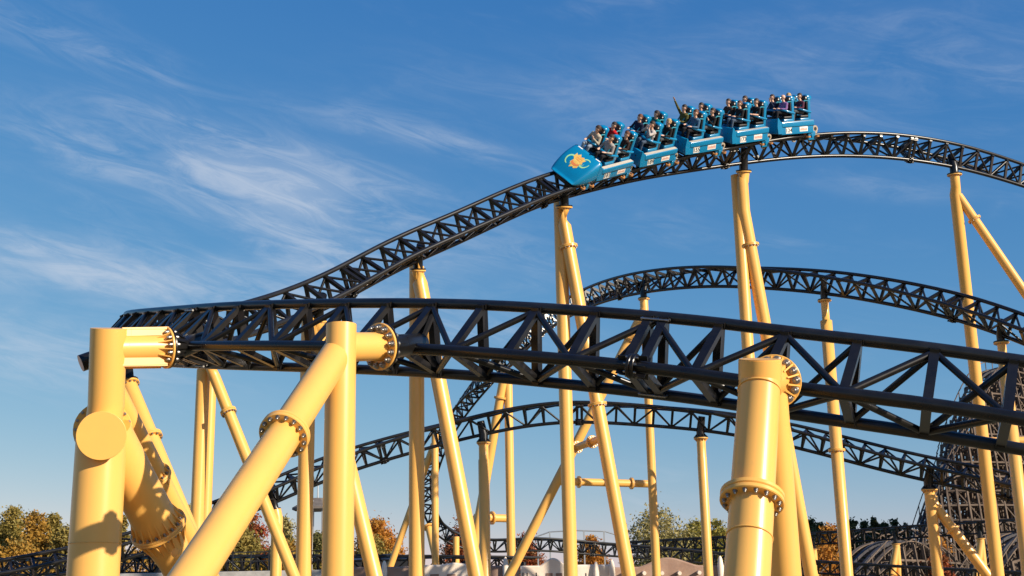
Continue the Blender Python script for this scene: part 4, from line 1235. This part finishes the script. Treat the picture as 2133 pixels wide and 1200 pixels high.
# ------------------------------------------------------------------ trees
def tree(name, label, px, top, wpx, D, leaf, kind='round', seed=0, bark='bark', nleaf=14000, group='trees along the horizon', lsz=0.16):
    rs = random.Random(seed)
    tp = W(px, top, D); H = tp.z; base = ground(tp); Rw = wpx / 2 * D / FPX
    root = thing(name, label, 'tree', base, group)
    tr = MB()
    def wob(s_): return Vector((rs.uniform(-s_, s_), rs.uniform(-s_, s_), 0))
    r0 = 0.018 * H + 0.06
    if kind == 'conifer':
        tr.tube([base, base + Vector((0, 0, H * 0.97))], [r0, 0.03], 7)
    else:
        pts = [base, base + Vector((0, 0, H * 0.25)) + wob(0.15), base + Vector((0, 0, H * 0.55)) + wob(0.3), base + Vector((0, 0, H * 0.85)) + wob(0.3)]
        tr.tube(pts, [r0, r0 * 0.8, r0 * 0.5, 0.04], 8)
    cl = []
    if kind == 'conifer':
        nlay = 15
        for i in range(nlay):
            k = i / (nlay - 1); z = H * (0.12 + 0.86 * k); rr = Rw * (1 - k) ** 0.6 + 0.25
            nb = max(3, int(8 * (1 - k)) + 2)
            for j in range(nb):
                a = rs.uniform(0, 6.28); e = rs.uniform(0.35, 1.0) * rr
                c = base + Vector((math.cos(a) * e, math.sin(a) * e, z - e * 0.25 + rs.uniform(-0.2, 0.2)))
                cl.append((c, (0.22 * rr + 0.15, 0.22 * rr + 0.15, 0.28)))
                tr.tube([base + Vector((0, 0, z)), c], [0.04, 0.015], 4, cap=False)
    else:
        zc = {'round': 0.60, 'tall': 0.55, 'bush': 0.5}[kind]; hz = {'round': 0.40, 'tall': 0.46, 'bush': 0.50}[kind] * H
        ncl = {'round': 58, 'tall': 46, 'bush': 50}[kind]
        for i in range(ncl):
            while True:
                d = Vector((rs.uniform(-1, 1), rs.uniform(-1, 1), rs.uniform(-1, 1)))
                if 0.25 < d.length < 1: break
            d = d.normalized() * (d.length ** 0.6)
            sc = 1.0 + 0.25 * noise.noise(d * 1.7 + Vector((seed, 0, 0)))
            sh = 1 - 0.35 * max(0, d.z) ** 1.5 if kind != 'tall' else 1 - 0.62 * max(0, d.z)
            c = base + Vector((d.x * Rw * 0.86 * sc * sh, d.y * Rw * 0.86 * sc * sh, H * zc + d.z * hz * 0.88 * sc))
            q = rs.uniform(0.18, 0.31) * Rw
            cl.append((c, (q, q, q * 0.75)))
            if i % 2 == 0:
                st = base + Vector((0, 0, H * rs.uniform(0.25, 0.6))); mid = mix(st, c, 0.5) + wob(0.2)
                tr.tube([st, mid, c], [r0 * 0.35, r0 * 0.2, 0.02], 5, cap=False)
        cl.append((base + Vector((0, 0, H - 0.3)), (0.2 * Rw, 0.2 * Rw, 0.25)))
    tr.build('trunk', bark, root)
    per = max(6, nleaf // len(cl)); ng = np.random.default_rng(seed)
    C_ = np.repeat(np.array([tuple(c) for c, q in cl]), per, 0); Q_ = np.repeat(np.array([q for c, q in cl]), per, 0)
    Pn = C_ + ng.normal(size=C_.shape) * Q_; Pn = Pn[Pn[:, 2] > 0.3]; k_ = len(Pn)
    nn = ng.normal(size=(k_, 3)) + np.array((0, 0, 0.5)); nn /= np.linalg.norm(nn, axis=1)[:, None]
    ex = np.cross(nn, ng.normal(size=(k_, 3))); ex /= np.linalg.norm(ex, axis=1)[:, None]; ey = np.cross(nn, ex)
    sz = (lsz * ng.uniform(0.6, 1.35, k_))[:, None]
    V_ = np.stack([Pn - ex * sz, Pn - ey * sz * 0.5, Pn + ex * sz, Pn + ey * sz * 0.5], 1).reshape(-1, 3) - np.array(base)
    me = bpy.data.meshes.new('crown'); me.from_pydata(V_.tolist(), [], np.arange(4 * k_).reshape(-1, 4).tolist()); me.materials.append(MAT[leaf])
    mesh_obj('crown', me, root)
    return root
TREES = [
    ('autumn_tree', 'olive tree at the left edge, tallest there', 28, 1060, 78, 118, 'leaf_olive', 'tall'),
    ('autumn_tree', 'orange-tinged tree second from the left edge', 76, 1070, 80, 114, 'leaf_gold', 'tall'),
    ('autumn_tree', 'olive tree third from the left edge', 112, 1074, 62, 122, 'leaf_olive', 'tall'),
    ('autumn_tree', 'low olive tree just left of the biggest column', 146, 1098, 70, 112, 'leaf_olive', 'round'),
    ('bush', 'golden bush under the left edge trees', 40, 1125, 120, 108, 'leaf_gold', 'bush'),
    ('birch_tree', 'thin birch showing just right of the biggest column', 258, 1080, 36, 118, 'leaf_olive', 'tall'),
    ('autumn_tree', 'pale tufted tree behind the left slope of the low hump', 392, 1052, 70, 140, 'leaf_pale', 'round'),
    ('autumn_tree', 'red maple behind the slanted brace', 524, 1072, 80, 132, 'leaf_red', 'round'),
    ('autumn_tree', 'olive and gold tree in front of the red maple', 505, 1108, 110, 116, 'leaf_olive', 'round'),
    ('autumn_tree', 'pale green tree left of the grey roofed tower', 592, 1082, 60, 128, 'leaf_pale', 'tall'),
    ('bush', 'gold and green bush below the grey roofed tower', 600, 1128, 90, 114, 'leaf_gold', 'bush'),
    ('tree', 'dark green tree beside the tower pole', 662, 1112, 50, 116, 'leaf_green', 'tall'),
    ('autumn_tree', 'bright orange tree right of the near post', 786, 1083, 92, 128, 'leaf_orange', 'round'),
    ('bush', 'olive bush below the bright orange tree', 778, 1120, 88, 114, 'leaf_olive', 'bush'),
    ('autumn_tree', 'orange red tree seen through the curl', 968, 1078, 84, 150, 'leaf_red', 'round'),
    ('autumn_tree', 'small rust tree left of the handrail', 1098, 1112, 60, 150, 'leaf_red', 'round'),
    ('autumn_tree', 'small orange tree below the handrail', 1232, 1118, 56, 150, 'leaf_orange', 'round'),
    ('autumn_tree', 'broad pale green tree beside the twin yellow legs', 1368, 1064, 128, 130, 'leaf_pale', 'round'),
    ('autumn_tree', 'yellow green tree right of the broad pale tree', 1448, 1086, 70, 134, 'leaf_yellow', 'round'),
    ('autumn_tree', 'yellow tree touching the big right column', 1492, 1086, 64, 128, 'leaf_yellow', 'round'),
    ('autumn_tree', 'orange tree behind the leaning right column', 1726, 1098, 60, 128, 'leaf_orange', 'round'),
    ('bush', 'orange bush below the far level track', 1712, 1140, 84, 118, 'leaf_orange', 'bush'),
    ('autumn_tree', 'orange tree under the wooden arch', 1948, 1120, 56, 142, 'leaf_orange', 'round'),
    ('bush', 'gold bush low between the biggest column and the slanted brace', 320, 1126, 120, 112, 'leaf_gold', 'bush'),
    ('bush', 'olive bush low under the slanted brace', 435, 1132, 130, 114, 'leaf_olive', 'bush'),
    ('bush', 'olive bush low behind the near post', 700, 1130, 90, 116, 'leaf_olive', 'bush'),
    ('bush', 'rust bush at the foot of the wooden coaster', 1962, 1160, 60, 110, 'leaf_red', 'bush'),
]
for i, (nm, lb, px, top, w, D, lf, kd) in enumerate(TREES):
    tree(nm, lb, px, top, w, D, lf, kd, seed=i + 11, bark='bark_birch' if 'birch' in nm else 'bark')
CON = [(1668, 1096), (1690, 1085), (1708, 1092), (1752, 1094), (1776, 1086), (1798, 1090), (1820, 1086), (1842, 1093), (1862, 1088), (1884, 1096)]
where = ['left end of the conifer row', 'second from the left in the conifer row', 'conifer over the orange bush', 'conifer right of the leaning column', 'conifer fifth from the left in the row', 'middle one of the conifer row', 'conifer seventh from the left in the row', 'third conifer from the wooden hill', 'second conifer from the wooden hill', 'conifer nearest the wooden hill']
for i, ((px, top), wl) in enumerate(zip(CON, where)):
    tree('conifer', 'dark green conifer, ' + wl, px, top, 58 + 10 * (i % 3), 165 + 7 * (i % 2), 'leaf_conifer', 'conifer', seed=i + 70, nleaf=6500, lsz=0.24)

# ------------------------------------------------------------------ pale adobe walls along the bottom
def wall(label, x0, x1, ytop, D, mtl, humps=(), posts=(), slits=(), pipes=(), windows=()):
    a = W(x0, ytop, D); b = W(x1, ytop, D); zt = (a.z + b.z) / 2
    root = thing('adobe_wall', label, 'wall', ground(mix(a, b, 0.5)), 'adobe walls along the bottom')
    dx = Vector((b.x - a.x, b.y - a.y, 0)); ln = dx.length; dx.normalize(); nrm = Vector((dx.y, -dx.x, 0))
    if nrm.y > 0: nrm = -nrm
    def X(px): return (px - x0) / (x1 - x0) * ln
    n = 90; top = []
    for i in range(n + 1):
        s_ = ln * i / n; z = zt + 0.05 * noise.noise(Vector((s_ * 0.8, D, 0))) 
        for hx, hw, hh in humps:
            q = (s_ - X(hx)) / (hw * D / FPX)
            if abs(q) < 1: z += hh * D / FPX * (0.5 + 0.5 * math.cos(math.pi * q)) ** 0.7
        top.append((s_, z))
    o0 = ground(a)
    th = 0.4
    prof = [(0.0, 0.0), (0.0, -0.08), (0.06, 0.0), (th - 0.06, 0.0), (th, -0.08), (th, 0.0)]
    mb = MB(); vs = []; fs = []
    for s_, z in top:
        for k, (w_, dz) in enumerate(prof):
            zz_ = 0.0 if k in (0, 5) else z + dz
            vs.append(o0 + dx * s_ - nrm * w_ + Vector((0, 0, zz_)))
    m_ = len(prof)
    for i in range(n):
        for k in range(m_ - 1): fs.append((i * m_ + k, (i + 1) * m_ + k, (i + 1) * m_ + k + 1, i * m_ + k + 1))
    fs.append(tuple(range(m_))); fs.append(tuple(n * m_ + k for k in range(m_ - 1, -1, -1)))
    mb.add(vs, fs, False); mb.build('wall_body', mtl, root)
    for px, yy in posts:
        q = o0 + dx * X(px); zz_ = W(px, yy, D).z
        mb = MB(); mb.tube([q + nrm * 0.1, Vector((q.x, q.y, zz_ - 0.5)) + nrm * 0.1, Vector((q.x, q.y, zz_ - 0.15)) + nrm * 0.1, Vector((q.x, q.y, zz_)) + nrm * 0.1], [0.17, 0.16, 0.11, 0.04], 14); mb.build('finial', 'adobe', root)
    for px, y0, y1 in slits:
        q = o0 + dx * X(px); mb = MB(); mb.beam(Vector((q.x, q.y, W(px, y1, D).z)) + nrm * 0.004, Vector((q.x, q.y, W(px, y0, D).z)) + nrm * 0.004, 0.05, 0.03, dx); mb.build('slit', 'ink', root)
    for px, yy in pipes:
        q = o0 + dx * X(px); mb = MB(); z_ = W(px, yy, D).z
        mb.tube([Vector((q.x, q.y, z_)) - nrm * 0.1, Vector((q.x, q.y, z_ - 0.04)) + nrm * 0.45], 0.10, 12); mb.build('spout', 'adobe', root)
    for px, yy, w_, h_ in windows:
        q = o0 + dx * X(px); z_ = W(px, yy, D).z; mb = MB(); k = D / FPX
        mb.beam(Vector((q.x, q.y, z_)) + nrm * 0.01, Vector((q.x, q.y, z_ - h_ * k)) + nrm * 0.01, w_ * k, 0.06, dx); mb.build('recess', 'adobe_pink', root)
    return root
wall('pink adobe wall stretch at left behind the slanted legs', 690, 858, 1181, 67, 'adobe_pink', posts=((801, 1168),))
wall('pale adobe wall stretch behind the thin columns', 860, 1006, 1176, 66, 'adobe', humps=((945, 30, 4),), windows=((905, 1196, 18, 12), (940, 1196, 18, 12)))
wall('short rust adobe wall stretch beside the slanted leg', 1008, 1082, 1178, 67.5, 'adobe_pink', posts=((1053, 1160),))
wall('pale adobe wall with a rounded hump in its top', 1084, 1276, 1177, 65, 'adobe', humps=((1152, 28, 15),), posts=((1241, 1170), (1274, 1166)), slits=((1077 + 12, 1193, 1203), (1098, 1193, 1203), (1117, 1193, 1203), (1220, 1194, 1203), (1238, 1194, 1203)), windows=((1144, 1194, 13, 12), (1164, 1194, 13, 12)))
wall('long pink adobe wall with a rounded hump and spouts', 1278, 1640, 1178, 66, 'adobe_pink', humps=((1392, 62, 18),), pipes=((1300, 1194), (1340, 1193), (1377, 1193), (1413, 1193), (1454, 1192)), posts=((1500, 1158),))

# ------------------------------------------------------------------ handrail, tower, station strip
a0 = W(1112, 1118, 104)
hr = thing('handrail', 'thin grey handrail arching above the far tracks', 'railing', ground(W(1200, 1110, 104)))
pts = [W(x, y, 104) for x, y in ((1112, 1120), (1145, 1108), (1200, 1105), (1260, 1107), (1310, 1122))]
mb = MB(); mb.tube(pts, 0.06, 6); mb.build('top_rail', 'galv', hr)
for x, y in ((1120, 1117), (1145, 1108), (1216, 1106), (1258, 1107), (1300, 1119)):
    p = W(x, y, 104); mb = MB(); mb.beam(ground(p), p, 0.12, 0.12); mb.build('post', 'galv', hr)

D = 122
tw = thing('lookout_tower', 'grey roofed lookout tower behind the near post', 'tower', ground(W(662, 1050, D)))
def P_(x, y, d=0.0): return W(x, y, D + d)
ap = P_(662, 1038); n = 8
ctr = P_(662, 1058); rad = 54 * D / FPX
mb = MB(); vs = [ctr + Vector((math.cos(2 * math.pi * (j + 0.5) / n) * rad, math.sin(2 * math.pi * (j + 0.5) / n) * rad, 0)) for j in range(n)]
vi = [ctr + Vector((math.cos(2 * math.pi * (j + 0.5) / n) * 0.9, math.sin(2 * math.pi * (j + 0.5) / n) * 0.9, ap.z - ctr.z)) for j in range(n)]
vb = [v - Vector((0, 0, 0.22)) for v in vs]
mb.add(vs + vi + vb, [(j, (j + 1) % n, n + (j + 1) % n, n + j) for j in range(n)] + [tuple(n + j for j in range(n))] + [(2 * n + j, 2 * n + (j + 1) % n, (j + 1) % n, j) for j in range(n)] + [tuple(2 * n + j for j in range(n - 1, -1, -1))])
mb.build('roof', 'roof', tw)
for j in range(n):
    q = ctr + (vs[j] - ctr) * 0.72; mb = MB(); mb.beam(ground(q), q - Vector((0, 0, 0.1)), 0.16, 0.16); mb.build('post', 'galv', tw)
mb = MB(); mb.disc(Vector((ctr.x, ctr.y, ctr.z - 2.6)), (0, 0, 1), rad * 0.8, 0.2, 16); mb.build('deck', 'concrete', tw)
mb = MB(); mb.tube([ap, ap + Vector((0, 0, 2.6))], [0.08, 0.03], 6); mb.build('mast', 'galv', tw)
mb = MB(); mb.tube([ap + Vector((0, 0, 1.9)), vs[5]], 0.025, 4); mb.tube([ap + Vector((0, 0, 1.9)), vs[7]], 0.025, 4); mb.build('stay_wire', 'galv', tw)
lp = thing('lamp_pole', 'white pole in front of the lookout tower', 'pole', ground(W(651, 1046, 112)))
mb = MB(); q = W(651, 1046, 112); mb.tube([ground(q), q], [0.12, 0.07], 10); mb.build('pole', 'white', lp)
mb = MB(); mb.ball(q + Vector((0, 0, 0.1)), 0.12, 10, 6); mb.build('pole_cap', 'galv', lp)

pf = thing('station_platform', 'pale low platform below the lowest track', 'platform', ground(W(450, 1192, 70)))
q0 = W(240, 1195, 70); q1 = W(690, 1193, 70)
mb = MB(); mb.box((q0.x, q0.y, 0), (q1.x, q0.y + 3.0, q0.z), bev=0.05); mb.build('slab', 'concrete', pf)
for i in range(12):
    x = q0.x + (q1.x - q0.x) * (i + 0.5) / 12; mb = MB(); mb.beam((x, q0.y + 0.1, q0.z), (x, q0.y + 0.1, q0.z + 1.05), 0.06, 0.06); mb.build('rail_post', 'darksteel', pf)
mb = MB(); mb.beam((q0.x, q0.y + 0.1, q0.z + 1.05), (q1.x, q0.y + 0.1, q0.z + 1.05), 0.06, 0.06); mb.beam((q0.x, q0.y + 0.1, q0.z + 0.55), (q1.x, q0.y + 0.1, q0.z + 0.55), 0.05, 0.05); mb.build('guard_rail', 'darksteel', pf)
# dark tarpaulin-covered shed by the lowest track
q = W(793, 1151, 80)
sh = thing('covered_shed', 'dark low shed with a sagging blue cover behind the slanted legs', 'shed', ground(q))
mb = MB(); mb.box((q.x - 1.9, q.y, 0), (q.x + 1.9, q.y + 3, q.z - 0.5)); mb.build('shed_wall', 'darksteel', sh)
mb = MB(); vs = []; fs = []
for i in range(9):
    for j in range(5):
        x = -2.1 + 4.2 * i / 8; y = -0.2 + 3.4 * j / 4
        vs.append(Vector((q.x + x, q.y + y, q.z - 0.42 + 0.42 * math.sin(math.pi * j / 4) * (0.8 + 0.2 * math.sin(i * 1.7)) - 0.02 * (i % 2))))
for i in range(8):
    for j in range(4): fs.append((i * 5 + j, (i + 1) * 5 + j, (i + 1) * 5 + j + 1, i * 5 + j + 1))
mb.add(vs, fs, True); mb.build('cover', 'tarp', sh)
